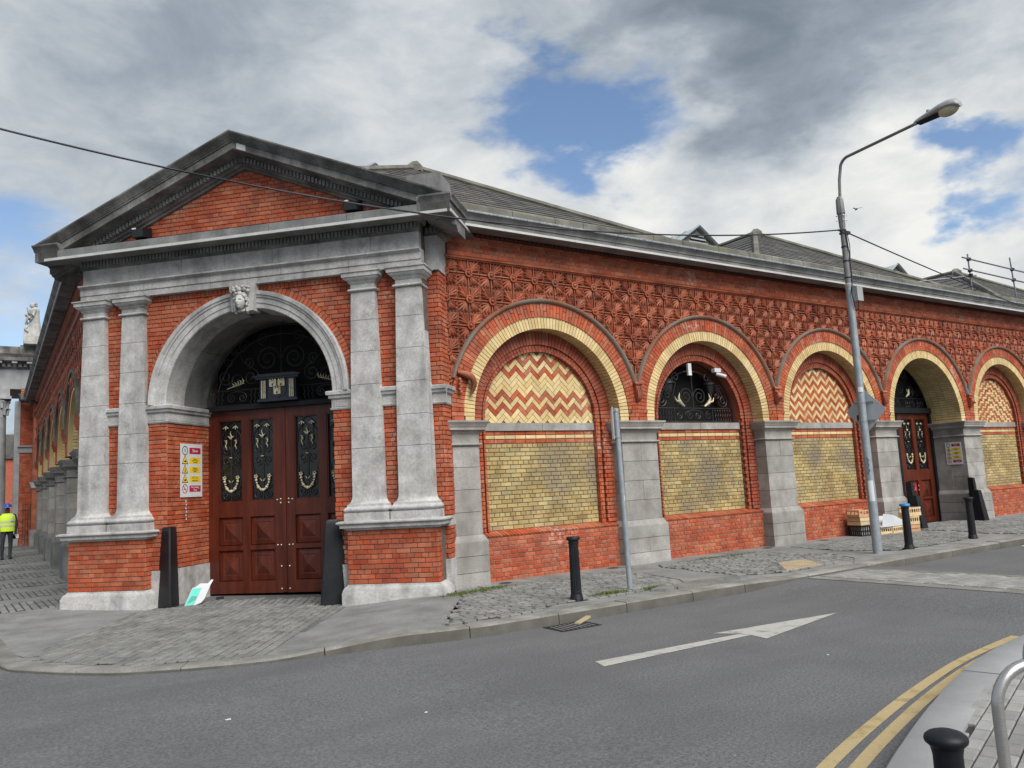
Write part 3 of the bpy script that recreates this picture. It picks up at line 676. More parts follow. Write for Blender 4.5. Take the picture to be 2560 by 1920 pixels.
# --- entrance brick faces
def iv_inner(z):
    o = []
    if z < 3.09: o = [(1.55, 1.97)]
    elif z < 3.41: return []
    else:
        x = math.sqrt(max(0, 1.992**2-(z-3.405)**2)) if z-3.405 < 1.992 else 0
        if x < 1.96: o = [(max(x, .03), 1.97)]
    return [i for i in o]+[(-b, -a) for a, b in o]
red(PF, [q for q in brick_list(iv_inner, .57, 5.26, CW, .24, bond='garden', seed=9, every=4)], 0., True)
red(PF, [q for q in brick_list(lambda z: [(2.38, 2.80), (-2.80, -2.38)], 1.27, 5.34, CW, .24, bond='flemish', seed=10)], 0.)
red(PF, brick_list(lambda z: [(.26, 1.94), (-1.94, -.26)], 5.262, 5.362, .1, .08, bond='stretcher', jt=.007), .02)
ring_bricks(REST, PF, 0, 3.405, 1.868, 1.985, .004, .03, 78, .04, PI-.04, seed=5)
STRIP = -.24
for iv in ([(3.13, 3.40)], [(-3.40, -3.13)]):
    red(PF, brick_list(lambda z: iv, .58, 5.34, CW, .24, bond='flemish', seed=11), STRIP, True)
red(SF, brick_list(lambda z: [(0., .42)], .58, 5.34, CW, .24, bond='flemish', seed=12), 0.)
red(JF, brick_list(lambda z: [(0.004, 1.26)], .57, 3.09, CW, .24, bond='garden', seed=13, every=5), .0, True)
ecore = MB()
for sg in (-1, 1):
    a0, a1 = sorted((sg*1.567, sg*3.2)); ecore.box(PF, a0, a1, -1.6, -.014, GR, 5.95)
    a0, a1 = sorted((sg*3.0, sg*3.386)); ecore.box(PF, a0, a1, -.9 if sg < 0 else -.66, STRIP-.014, GR, 5.95)
ecore.build('brick_backing', 'mortar', MK)
def arch_sheet(m, fr, ca, cz, r, a0, a1, zt, d, n=40, dback=None):
    v = []; T = [PI-PI*i/n for i in range(n+1)]; v += [fr.p(a0, d, cz), fr.p(a0, d, zt)]
    for t in T: v += [fr.p(ca+r*math.cos(t), d, cz+r*math.sin(t)), fr.p(ca+r*math.cos(t), d, zt)]
    v += [fr.p(a1, d, cz), fr.p(a1, d, zt)]
    m.add(v, [(2*i, 2*i+2, 2*i+3, 2*i+1) for i in range(n+2)])
part('brick_backing', 'mortar', MK, lambda m: arch_sheet(m, PF, 0, 3.405, 1.8, -1.6, 1.6, 5.5, -.012))
# stone foot, impost bands
for sg in (-1, 1):
    a0, a1 = sorted((sg*1.53, sg*2.0))
    part('foot_stone', 'limestone', MK, lambda m: m.box(PF, a0, a1, -1.26, .02, GR, .565))
    prof = [(-.02, 3.09), (.02, 3.09), (.03, 3.105), (.035, 3.12), (.012, 3.13), (.012, 3.27), (.03, 3.275), (.05, 3.29), (.055, 3.33), (.085, 3.345), (.09, 3.395), (.07, 3.41), (-.02, 3.41)]
    ib = part('impost', 'limestone', MK, lambda m: (m.profile(PF, prof, -2.0, -1.55, 0, 1), m.profile(JF, prof, 0, 1.25, -1, 0)) if sg < 0 else m.profile(PF, prof, 1.55, 2.0, -1, 0), 40)
    def flutes(m):
        for i in range(14):
            if sg < 0 or i < 14: m.box(PF, sg*(1.58+i*.028)-.009, sg*(1.58+i*.028)+.009, 0, .022, 3.145, 3.25)
        if sg < 0:
            for i in range(28): m.box(JF, .02+i*.042, .042+i*.042, 0, .022, 3.145, 3.25)
    part('fluting', 'limestone', ib, flutes, kind='stuff')
    for c0, c1 in ((2.40, 2.78),):
        a0, a1 = sorted((sg*c0, sg*c1)); part('impost', 'limestone', MK, lambda m: m.profile(PF, prof, a0, a1))
    a0, a1 = sorted((sg*3.15, sg*3.405)); pr2 = [(d+STRIP, z) for d, z in prof]
    part('impost', 'limestone', MK, lambda m: (m.profile(PF, pr2, a0-(.06 if sg < 0 else 0), a1+(.06 if sg > 0 else 0)), m.profile(SF, prof, 0, .43) if sg > 0 else None), 40)
    # corner strip stones
    part('foot_stone', 'limestone', MK, lambda m: m.box(PF, *sorted((sg*3.13, sg*3.42)), -.70 if sg > 0 else -.9, STRIP+.02, GR, .30))
    part('foot_stone', 'limestone', MK, lambda m: m.box(PF, *sorted((sg*3.13, sg*3.418)), -.70 if sg > 0 else -.9, STRIP+.018, .303, .575))
    part('band_stone', 'limestone', MK, lambda m: m.box(PF, *sorted((sg*3.13, sg*3.412)), -.69 if sg > 0 else -.9, STRIP+.012, 1.105, 1.262))
# archivolt in stones, keystone head
AP = [(1.56, -.5), (1.56, .03), (1.575, .045), (1.655, .045), (1.66, .06), (1.75, .062), (1.755, .08), (1.785, .085), (1.80, .105), (1.86, .11), (1.868, .09), (1.868, -.05)]
th = [0, 30, 60, 83, 97, 120, 150, 180]
for t0, t1 in zip(th, th[1:]):
    if t0 == 83: continue
    part('voussoir', 'limestone', MK, lambda m: m.arc(PF, 0, 3.405, AP, math.radians(t0)+.0012, math.radians(t1)-.0012, 14), 30)
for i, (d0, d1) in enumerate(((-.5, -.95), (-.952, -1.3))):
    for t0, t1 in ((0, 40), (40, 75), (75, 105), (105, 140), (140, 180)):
        part('soffit_stone', 'soot_shade_limestone' if i else 'grey_limestone', MK, lambda m: m.arc(PF, 0, 3.405, [(1.56+i*.002, d0), (1.56+i*.002, d1), (1.75, d1), (1.75, d0)], math.radians(t0)+.002, math.radians(t1)-.002, 8), 30)  # stone darkens inwards: shade of the deep arch is put into the colour
key = part('keystone', 'limestone', MK, lambda m: m.prism(PF, [(-.2, 4.90), (.2, 4.90), (.245, 5.362), (-.245, 5.362)], -.1, .16))
def head(m):
    O = PF.p(0, .22, 5.05); n = PF.n; a = PF.a; nu, nv = 84, 70; R0 = .155; v = []
    for i in range(nv+1):
        ph = -PI/2+PI*i/nv
        for j in range(nu):
            th_ = 2*PI*j/nu; lx = math.cos(ph)*math.sin(th_); ly = math.cos(ph)*math.cos(th_); lz = math.sin(ph)
            rx, ry, rz = .094, .10, .145
            if lz < 0: rx *= 1+.25*lz; ry *= 1+.08*lz
            x, y, z = lx*.118, ly*.12, lz*.18
            if lz < 0: x *= 1+.25*lz
            if ly > .3:
                g = lambda cx, cz, s, sz=None: math.exp(-((x-cx)/s)**2-((z-cz)/(sz or s))**2)
                y += .052*g(0, -.022, .02, .045)+.012*g(0, .03, .014, .03)-.036*g(-.046, .016, .026, .02)-.036*g(.046, .016, .026, .02)+.012*g(-.042, .012, .014, .01)+.012*g(.042, .012, .014, .01)
                y += .014*g(0, -.088, .03, .010)+.012*g(0, -.072, .03, .007)-.008*g(0, -.080, .034, .004)+.018*g(0, -.13, .03, .022)+.012*g(-.042, .043, .03, .01)+.012*g(.042, .043, .03, .01)
                y -= .01*g(0, -.106, .03, .010)
            x *= .8; y *= .85; z *= .8; v.append((O[0]+a[0]*x+n[0]*y, O[1]+a[1]*x+n[1]*y, O[2]+z))
    m.add(v, [(i*nu+j, i*nu+(j+1) % nu, (i+1)*nu+(j+1) % nu, (i+1)*nu+j) for i in range(nv) for j in range(nu)])
hd = part('carved_head', 'statue_stone', key, head, 60)
def hair(m):
    rr = random.Random(2)
    def B(x, y, z, r, sc=(1, 1, 1)):
        m.ball(PF.p(x*.84, .17+y*.8, 5.05+z*.86), r*.66, 8, 6, sc)
    for i in range(60):
        t = PI*(i/59); B(math.cos(t)*.122+rr.uniform(-.012, .012), .05+.05*math.sin(t)+rr.uniform(-.03, .02), .045+math.sin(t)*.115+rr.uniform(-.02, .02), rr.uniform(.03, .045), (1.3, 1, .8))
    for i in range(22):
        for sg in (-1, 1): B(sg*(.125+rr.uniform(-.012, .02)), .0+rr.uniform(-.03, .05), .06-i*.0125, rr.uniform(.03, .042), (.8, 1, 1.3))
    for x, z, r in ((-.13, .235, .06), (-.02, .25, .072), (.1, .245, .06), (.17, .21, .05), (-.19, .205, .05), (-.07, .30, .05), (.05, .305, .05), (.13, .295, .045), (-.15, .29, .045), (.0, .19, .04), (.19, .28, .04), (-.2, .27, .035)): B(x, .05+rr.uniform(0, .03), z, r)
    for i in range(7): B(-.06+i*.02, .02, -.18+rr.uniform(-.01, .01), .035)
part('carved_hair', 'statue_stone', hd, hair, 60)
# --- entablature
AE = 3.2
pa = [(-.05, 5.366), (.13, 5.366), (.13, 5.475), (.148, 5.478), (.148, 5.592), (.165, 5.6), (.20, 5.625), (.215, 5.63), (.215, 5.655), (-.05, 5.665)]
for a0, a1 in ((-AE-.03, -1.93), (-1.93, -.62), (-.62, .72), (.72, 1.96), (1.96, AE+.03)):
    part('architrave_block', 'limestone', MK, lambda m: m.profile(PF, pa, a0+.003, a1-.003), 30)
for a0, a1 in ((-AE, -2.25), (-2.25, -1.2), (-1.2, -.35), (-.35, .55), (.55, 1.4), (1.4, 2.35), (2.35, AE)):
    part('frieze_block', 'limestone', MK, lambda m: m.box(PF, a0+.003, a1-.003, -.05, .11, 5.655, 5.955))
part('corner_block', 'limestone', MK, lambda m: m.box(PF, 3.15, 3.42, -.68, -.19, 5.36, 5.955))
part('corner_block', 'limestone', MK, lambda m: m.box(PF, -3.42, -3.15, -.9, -.19, 5.36, 5.955))
def dent(m, fr, a0, a1, d0, d1, z0, z1, pitch=.0665, w=.042, zf=None):
    n = int((a1-a0)/pitch)
    for i in range(n):
        x = a0+(i+.5)*(a1-a0)/n; dz = zf(x) if zf else 0
        m.box(fr, x-w/2, x+w/2, d0, d1, z0+dz, z1+dz)
CE = 3.86
bed2 = [(-.05, 5.955), (.02, 5.955), (.03, 5.975), (.055, 5.985), (.06, 6.0), (.06, 6.1), (-.05, 6.1)]
bedp = [(-.05, 5.955), (.125, 5.955), (.135, 5.975), (.16, 5.985), (.165, 6.0), (.165, 6.10), (-.05, 6.10)]
cor = [(-.1, 6.098), (.20, 6.098), (.24, 6.088), (.50, 6.085), (.50, 6.265), (.10, 6.30), (-.1, 6.30)]
hc = part('cornice', 'soot_shade_limestone', MK, lambda m: (m.profile(PF, bedp, -AE-.02, AE+.02), m.profile(PF, [(d-.24, z) for d, z in bed2], -3.47, -3.18), m.profile(PF, [(d-.24, z) for d, z in bed2], AE, 3.65, 0, 1)), 30)
for a0, a1 in ((-CE+.06, -2.2), (-2.2, -.75), (-.75, .7), (.7, 2.1), (2.1, 3.36)):
    part('corona_block', 'grey_limestone', hc, lambda m: m.profile(PF, cor, a0+.003, a1-.003), 30)
part('corona_block', 'soot_shade_limestone', hc, lambda m: m.profile(PF, cor, 3.363, 3.36, 0, 1), 30)
part('dentils', 'grey_limestone', hc, lambda m: (dent(m, PF, -AE, AE, .1, .195, 6.0, 6.088), dent(m, PF, AE+.02, 3.51, -.2, -.14, 6.0, 6.088), dent(m, PF, -3.55, -AE-.02, -.2, -.14, 6.0, 6.088), dent(m, SF, -.1, .5, .04, .10, 6.0, 6.088)), kind='stuff')
for a0, a1 in ((-CE+.2, -1.1), (-1.1, 1.35), (1.35, 3.34), (3.36, 3.82)):
    part('edge_strip', 'white_strip', hc, lambda m: m.box(PF, a0+.004, a1-.004, .498, .525, 6.082, 6.128))
# side return of the cornice at the right end
SD = .45   # corona overhang beyond the return face
corr = [(-.1, 6.099), (.10, 6.099), (.14, 6.089), (SD, 6.086), (SD, 6.266), (SD+.01, 6.29), (SD+.035, 6.33), (SD+.065, 6.362), (SD+.07, 6.385), (-.1, 6.39)]
sr = part('cornice', 'grey_limestone', MK, lambda m: (m.profile(SF, bed2, -.02, .55), m.profile(SF, corr, -.74, .62, 0, .4)), 30)
part('edge_strip', 'white_strip', sr, lambda m: m.box(SF, -.74, .44, SD-.002, SD+.022, 6.083, 6.129))
# raking cornice
ZA, ZE = 8.0, 6.385; SL = (ZA-ZE)/CE
zt = lambda a: ZA-SL*abs(a)-0
rake = [(-.4, 0.), (.56, 0.), (.555, -.025), (.53, -.05), (.48, -.085), (.455, -.12), (.44, -.125), (.44, -.145), (.415, -.15), (.415, -.275), (.40, -.285), (.22, -.29), (.20, -.30), (.20, -.315), (.17, -.32), (.165, -.42), (.13, -.425), (.11, -.455), (.06, -.47), (.05, -.50), (-.4, -.50)]
for sg in (-1, 1):
    cuts = [0, .55, 1.25, 2.0, 2.75, 3.4, CE] if sg < 0 else [0, .75, 1.7, 2.6, CE]
    rk = None
    for i, (a0, a1) in enumerate(zip(cuts, cuts[1:])):
        lo, hi = sorted((sg*a0, sg*a1)); g = .003 if i else 0
        pr = rake if a1 < CE else [q for q in rake]
        def f(m):
            m.profile(PF, pr, lo+(g if sg > 0 else .0), hi-(0 if sg > 0 else g), 0, 0, zf=zt)
        rk = part('raking_cornice', 'soot_shade_limestone', MK, f, 25)
    part('dentils', 'grey_limestone', rk, lambda m: dent(m, PF, *sorted((sg*.05, sg*2.95)), .1, .195, -.415, -.325, .0665, .042, zf=zt), kind='stuff')
part('patch_stone', 'white_strip', MK, lambda m: m.profile(PF, [(.41, -.16), (.419, -.16), (.419, -.265), (.41, -.265)], .07, .24, 0, 0, zf=zt))
# end caps: the cyma turns the corner
for sg in (-1, 1):
    a0, a1 = sorted((sg*3.36, sg*(CE+.03)))
    part('cornice_end', 'soot_shade_limestone', MK, lambda m: (m.profile(PF, [(-.6, 6.268), (.50, 6.268), (.51, 6.29), (.535, 6.33), (.565, 6.362), (.57, 6.388), (-.6, 6.392)], a0, a1), m.box(PF, a0+.02, a1-.045, -.9, .50, 6.09, 6.267) if sg < 0 else None), 30)
# tympanum
red(PF, brick_list(lambda z: [(-(7.56-z)/SL, (7.56-z)/SL)] if z < 7.5 else [], 6.31, 7.54, CW, .24, bond='garden', seed=21, every=3), -.0, True)
part('tympanum', 'mortar', MK, lambda m: m.prism(PF, [(-3.1, 6.3), (3.1, 6.3), (0, 7.65)], -.3, -.012))
# gable roof behind the pediment and blocking stones
part('blocking_block', 'grey_limestone', MK, lambda m: m.box(PF, 3.02, 3.60, -.55, .12, 6.38, 6.93))
part('blocking_block', 'grey_limestone', MK, lambda m: m.box(PF, -3.60, -3.02, -.55, -.1, 6.38, 6.93))
part('pediment_roof', 'slate', MK, lambda m: m.add([PF.p(-3.6, -.3, 6.42), PF.p(0, -.3, 7.93), PF.p(3.6, -.3, 6.42), PF.p(-3.6, -3.2, 6.42), PF.p(0, -3.2, 7.93), PF.p(3.6, -3.2, 6.42)], [(0, 1, 4, 3), (1, 2, 5, 4)]))

# --- doors
def make_door(fr, a0, a1, d, z0, z1, parent, mat='mahogany', ornament=True, zw=(1.65, 3.19), pan=((.21, .77), (.855, 1.375)), name='door_leaf'):
    w = a1-a0; m0 = .2*w/1.53; mid = .15*w/1.53; pw = (w-2*m0-mid)/2
    cols = [(a0+m0, a0+m0+pw), (a1-m0-pw, a1-m0)]
    dl = MB(); rows = list(pan)+[zw]; t = .06
    dl.box(fr, a0, cols[0][0], d-t, d, z0, z1); dl.box(fr, cols[0][1], cols[1][0], d-t, d-.001, z0, z1); dl.box(fr, cols[1][1], a1, d-t, d, z0, z1)
    zs_ = [z0]+[q for r in rows for q in r]+[z1]
    for c0, c1 in cols:
        for i in range(0, len(zs_), 2): dl.box(fr, c0, c1, d-t, d-.002, zs_[i], zs_[i+1])
    leaf = dl.build(name, mat, parent)
    for c0, c1 in cols:
        for p0, p1 in pan:
            def fp(m):
                cx, cz = (c0+c1)/2, (p0+p1)/2; q = []
                for s_, dd in ((1, -.035), (.93, -.02), (.90, -.045), (.62, -.03), (.58, -.034), (.0, .02)):
                    q.append([fr.p(cx+(x-cx)*s_, d+dd, cz+(z-cz)*s_) for x, z in ((c0, p0), (c1, p0), (c1, p1), (c0, p1))])
                v = sum(q, []); m.add(v, [(4*i+j, 4*i+(j+1) % 4, 4*i+4+(j+1) % 4, 4*i+4+j) for i in range(5) for j in range(4)])
            part('door_panel', mat, leaf, fp)
        z0_, z1_ = zw
        part('door_glass', 'dark_glass', leaf, lambda m: m.box(fr, c0, c1, d-.075, d-.062, z0_, z1_))
        def frm(m):
            for x0, x1, y0, y1 in ((c0, c0+.022, z0_, z1_), (c1-.022, c1, z0_, z1_), (c0, c1, z0_, z0_+.022), (c0, c1, z1_-.022, z1_)): m.box(fr, x0, x1, d-.06, d-.012, y0, y1)
        part('pane_frame', mat, leaf, frm)
        if not ornament: continue
        cx = (c0+c1)/2; h = z1_-z0_; gd = d-.035
        def iron(m):
            T = lambda pts, r=.0075: m.tube(pts, r, 5)
            T([fr.p(cx, gd, z0_+.03), fr.p(cx, gd, z1_-.25)])
            for sg in (-1, 1):
                T(spiral(fr, cx+sg*.11, z0_+.13, gd, .085, 1.6, PI/2 if sg > 0 else PI/2, sg))
                T([fr.p(cx+sg*.11, gd, z0_+.215), fr.p(cx+sg*.19, gd, z0_+.30), fr.p(cx+sg*.195, gd, z0_+.62)])
                T(spiral(fr, cx+sg*.10, z0_+.75, gd, .09, 1.4, -PI/2, -sg)); T(spiral(fr, cx+sg*.10, z0_+.97, gd, .09, 1.4, PI/2, sg))
                T([fr.p(cx+sg*.11, gd, z1_-.12), fr.p(cx+sg*.11, gd, z1_-.42)]); T([fr.p(cx+sg*.2, gd, z0_+1.05), fr.p(cx+sg*.2, gd, z1_-.3), fr.p(cx+sg*.13, gd, z1_-.2)])
            T([fr.p(cx+.13*math.cos(t), gd, z1_-.22+.19*math.sin(t)) for t in lin(0, PI, 10)])
        part('scrollwork', 'iron', leaf, iron, 60)
        def gold(m):
            for i in range(15):
                t = -PI+PI*i/14; big = i in (0, 1, 13, 14); r_ = .017+.008*(i % 3 == 1)+.006*abs(math.sin(t))
                m.ball(fr.p(cx+.135*math.cos(t)+random.uniform(-.004, .004), d-.02, z0_+.44+.235*math.sin(t)), r_*1.1, 6, 5)
                if i in (0, 14):
                    for q in range(5): m.ball(fr.p(cx+.135*math.cos(t)+.028*math.cos(q*1.256), d-.02, z0_+.455+.028*math.sin(q*1.256)), .016, 6, 4)
            for sg in (-1, 1):       # bells and leaves
                m.tube([fr.p(cx+sg*.015, d-.025, z0_+.37), fr.p(cx+sg*.05, d-.02, z0_+.415)], [.010, .004], 5)
                zb = z1_-.14
                for q in (-1, 0, 1): m.tube([fr.p(cx+sg*.10, d-.02, zb+.03), fr.p(cx+sg*.10+q*.045, d-.015, zb-.01-.02*(q == 0)), fr.p(cx+sg*.10+q*.06, d-.01, zb-.012-.03*(q == 0))], [.006, .014, .003], 5)
                m.tube([fr.p(cx+sg*.1+.012*math.sin(i*1.3), d-.02, z1_-.40-i*.022) for i in range(8)], [.016, .014, .013, .012, .011, .009, .007, .004], 6)
                m.ball(fr.p(cx+sg*.1, d-.02, z1_-.385), .032, 8, 5, (1, 1, .35))
                m.tube([fr.p(cx, d-.02, z1_-.36), fr.p(cx+sg*.03, d-.02, z1_-.32), fr.p(cx+sg*.065, d-.015, z1_-.30)], [.006, .014, .003], 5)
            m.tube([fr.p(cx+.012*math.sin(i*1.1), d-.02, z1_-.34+i*.022) for i in range(7)], [.018, .015, .012, .010, .008, .006, .003], 6)
            m.ball(fr.p(cx, d-.02, z0_+.83), .034, 8, 5, (1, 1, .35))
        part('gilt_garland', 'gilt', leaf, gold, 60, 'stuff')
    return leaf
DD = -1.24
for a0, a1 in ((-1.545, -.004), (.004, 1.545)):
    lf = make_door(PF, a0, a1, DD, -.01, 3.36, MK)
    def bolts(m):
        s_ = -1 if a0 < 0 else 1
        for x, z in ((.06, .06), (.06, .46), (.06, .84), (.13, .84), (.06, 1.60), (.13, 1.66), (.06, 1.67)): m.ball(PF.p(s_*(x+.02), DD+.004, z), .016, 8, 5)
    part('bolt', 'brass_bolt', lf, bolts, 60)
part('meeting_bead', 'mahogany', MK, lambda m: m.box(PF, -.035, .03, DD, DD+.02, 0, 3.34))
# transom, fanlight
part('transom', 'black_paint', MK, lambda m: m.box(PF, -1.56, 1.56, DD-.1, DD+.12, 3.362, 3.44))
fan = part('fanlight', 'interior_dark', MK, lambda m: m.prism(PF, [(1.56*math.cos(t), 3.44+1.5*math.sin(t)) for t in lin(0, PI, 30)], DD-.3, DD-.25))
def fangrille(m):
    d = DD+.06; T = lambda p, r=.011: m.tube(p, r, 5); P = PF.p
    T([P(-1.5, d, 3.45), P(1.5, d, 3.45)], .014); T([P(-1.45, d, 3.74), P(1.45, d, 3.74)], .012); T([P(0, d, 4.0), P(0, d, 4.93)], .012)
    T([P(1.52*math.cos(t), d, 3.405+1.52*math.sin(t)) for t in lin(0, PI, 36)], .014); T([P(1.34*math.cos(t), d, 3.405+1.34*math.sin(t)) for t in lin(.25, PI-.25, 36)])
    for sg in (-1, 1):
        for cx, cz, r, tn, t0, s_ in ((.27, 4.28, .25, 1.9, PI, -1), (.62, 3.97, .17, 1.6, PI/2, 1), (.66, 4.25, .11, 1.4, -PI/2, -1), (.92, 3.93, .17, 1.6, 0, -1), (1.15, 4.0, .16, 1.6, PI, 1), (1.08, 4.25, .10, 1.3, 0, 1), (.75, 4.55, .14, 1.5, PI, -1), (.35, 4.68, .13, 1.4, -PI/2, 1), (.98, 4.48, .09, 1.3, PI/2, 1)):
            T(spiral(PF, sg*cx, cz, d, r, tn, t0 if sg > 0 else PI-t0, s_*sg))
        for x in (1.38, 1.30, 1.22, .62, .54, .46):
            T([P(sg*(x+.018*math.sin(i*1.6)), d, 3.48+i*.03) for i in range(9)], .009)
        for x in (.80, 1.02):
            T(spiral(PF, sg*x, 3.595, d, .095, 1.5, PI/2, sg if x < .9 else -sg))
        T([P(sg*(.91+.2*math.cos(t)), d, 3.6+.11*math.sin(t)) for t in lin(0, PI, 10)])
        T([P(sg*.62, d, 4.14), P(sg*.80, d, 4.3), P(sg*.84, d, 4.45), P(sg*1.0, d, 4.46)])
part('fan_grille', 'iron', fan, fangrille, 60)
def fangold(m):
    for sg in (-1, 1):
        for i in range(5): m.tube([PF.p(sg*(.98-i*.05), DD+.09, 3.80+i*.012), PF.p(sg*(.95-i*.05), DD+.10, 3.84+i*.015), PF.p(sg*(.99-i*.055), DD+.11, 3.87+i*.018)], [.006, .014, .004], 5)
        m.tube([PF.p(sg*1.1, DD+.09, 3.77), PF.p(sg*.75, DD+.09, 3.86)], .008, 5)
part('gilt_leaf', 'gilt', fan, fangold, 60)
# bracing and roof glazing seen dimly through the fanlight
cart = part('cartouche', 'navy_paint', fan, lambda m: (m.box(PF, -.36, .36, DD+.1, DD+.2, 3.47, 3.88), m.box(PF, -.40, .40, DD+.1, DD+.24, 3.46, 3.50), m.box(PF, -.43, .43, DD+.1, DD+.25, 3.88, 3.915), m.box(PF, -.48, .48, DD+.1, DD+.28, 3.915, 3.94), m.prism(PF, [(-.44, 3.94), (.44, 3.94), (.36, 3.975), (-.36, 3.975)], DD+.1, DD+.24),
      m.box(PF, -.34, -.22, DD+.2, DD+.225, 3.5, 3.87), m.box(PF, .22, .34, DD+.2, DD+.225, 3.5, 3.87), m.prism(PF, [(-.16, 3.86), (.16, 3.86), (.17, 3.64), (.13, 3.56), (.05, 3.55), (0, 3.51), (-.05, 3.55), (-.13, 3.56), (-.17, 3.64)], DD+.2, DD+.215)))
def stripes(m):
    for sg in (-1, 1):
        for i in range(3): m.box(PF, sg*.28-.04+i*.034, sg*.28-.022+i*.034, DD+.225, DD+.232, 3.52, 3.85)
part('gilt_stripe', 'gilt', cart, stripes)
def castle(cx, cz):
    def f(m):
        s_ = .8; d0, d1 = DD+.215, DD+.235
        m.box(PF, cx-.06*s_, cx+.06*s_, d0, d1, cz-.075*s_, cz+.02*s_)
        for x in (-.06, 0, .06):
            m.box(PF, cx+(x-.022)*s_, cx+(x+.022)*s_, d0, d1+.004, cz-.08*s_, cz+(.06 if x else .045)*s_); m.box(PF, cx+(x-.03)*s_, cx+(x+.03)*s_, d0, d1+.006, cz+(.04 if x else .025)*s_, cz+(.06 if x else .045)*s_)
            m.tube([PF.p(cx+x*s_, d1, cz+.06*s_), PF.p(cx+x*s_, d1, cz+.105*s_)], [.016, .002], 5)
        m.box(PF, cx-.07*s_, cx+.07*s_, d0, d1+.004, cz-.09*s_, cz-.075*s_)
    part('castle_emblem', 'gilt', cart, f); part('castle_gate', 'navy_paint', cart, lambda m: m.box(PF, cx-.012, cx+.012, DD+.24, DD+.2425, cz-.06, cz-.015))
castle(-.085, 3.80); castle(.085, 3.80); castle(0, 3.655)

# --- long wall: arcade
CX = [8.86, 13.19, 17.55, 21.91, 26.27, 30.63]; CZ = 2.95; PX = [6.72, 11.025, 15.37, 19.73, 24.09, 28.45]
R_IN, R_CR, R_RED, R_HOOD = 1.70, 1.925, 2.20, 2.27
CRM = MB(); DRK = MB(); YEL = MB()
ybrick_me = unit_brick('yellow_brick', 'yellow_brick'); hb_c = unit_brick('herringbone_cream', 'cream_brick', .05); hb_r = unit_brick('herringbone_red', 'red_brick', .05)
back = MB()
for i, c in enumerate(CX):
    lo = 6.9 if i == 0 else c-2.18; hi = c+2.18
    arch_sheet(back, RF, c, CZ, R_RED-.12, lo, hi, 6.35, -.035)
back.build('spandrel_backing', 'terracotta', MK)
part('brick_backing', 'pale_mortar', MK, lambda m: m.box(RF, 6.6, 34, -.3, -.012, 5.84, 6.3))
red(RF, brick_list(lambda z: [(6.6, 13.5)], 5.885, 6.215, .0815, .24, bond='flemish', seed=31), 0.0)
red(RF, brick_list(lambda z: [(13.5, 33)], 5.885, 6.215, .0815, .24, bond='flemish', seed=32), 0.0)
bricks_to(REST, RF, brick_list(lambda z: [(6.6, 33)], 6.216, 6.262, .045, .24, bond='stretcher'), .035, .08)
for a0 in range(6, 32, 2):
    part('string_moulding', 'terracotta', MK, lambda m: m.profile(RF, [(-.03, 5.80), (.02, 5.80), (.025, 5.815), (.055, 5.825), (.06, 5.845), (.03, 5.855), (.04, 5.875), (.02, 5.885), (-.03, 5.885)], max(a0, 6.6)+.002, a0+1.998), 40)
egg = MB(); x = 6.7
while x < 27:
    egg.ball((x, 12.1-.10, 6.285), .035, 6, 4, (.8, 1.2, 1.1)); egg.box(RF, x+.045, x+.06, .02, .11, 6.265, 6.31); x += .105
egg.build('egg_moulding', 'soot_shade_brick', MK, 50, 'stuff')  # dark tone holds soot and painted cornice shade
part('bed_moulding', 'soot_shade_brick', MK, lambda m: m.profile(RF, [(-.05, 6.262), (.05, 6.262), (.07, 6.31), (.14, 6.32), (.15, 6.345), (-.05, 6.345)], 6.6, 34), 40)
cxs = [6.2, 8.3, 10.35, 12.6, 14.9, 17, 19.2, 21.5, 23.7, 26, 29, 34]
for a0, a1 in zip(cxs, cxs[1:]):
    ck = part('cornice', 'grey_limestone', MK, lambda m: m.profile(RF, [(-.1, 6.34), (.12, 6.34), (.16, 6.29), (.45, 6.285), (.45, 6.40), (.47, 6.41), (.47, 6.425), (.475, 6.44), (.50, 6.475), (.535, 6.505), (.54, 6.535), (-.1, 6.56)], a0+.004, a1-.004), 30)
    part('lead_flashing', 'lead', ck, lambda m: m.profile(RF, [(.30, 6.545), (.545, 6.528), (.55, 6.515), (.556, 6.53), (.555, 6.552), (.30, 6.575)], a0, a1))
for a0, a1 in ((6.75, 9.3), (9.3, 12.4), (12.4, 15.8), (15.8, 19), (19, 22.5), (22.5, 26.5), (26.5, 34)):
    part('edge_strip', 'white_strip', MK, lambda m: m.box(RF, a0+.004, a1-.004, .449, .475, 6.288, 6.33))
rnd = random.Random(6); x = 6.9
while x < 34:
    w = rnd.uniform(.7, 1.3); part('parapet_stone', 'coping', MK, lambda m: m.loft(RF, x+w/2, [(6.5, w/2-.006, .2), (6.80+rnd.uniform(-.015, .02), w/2-.006, .19), (6.84, w/2-.02, .16)], -.25)); x += w
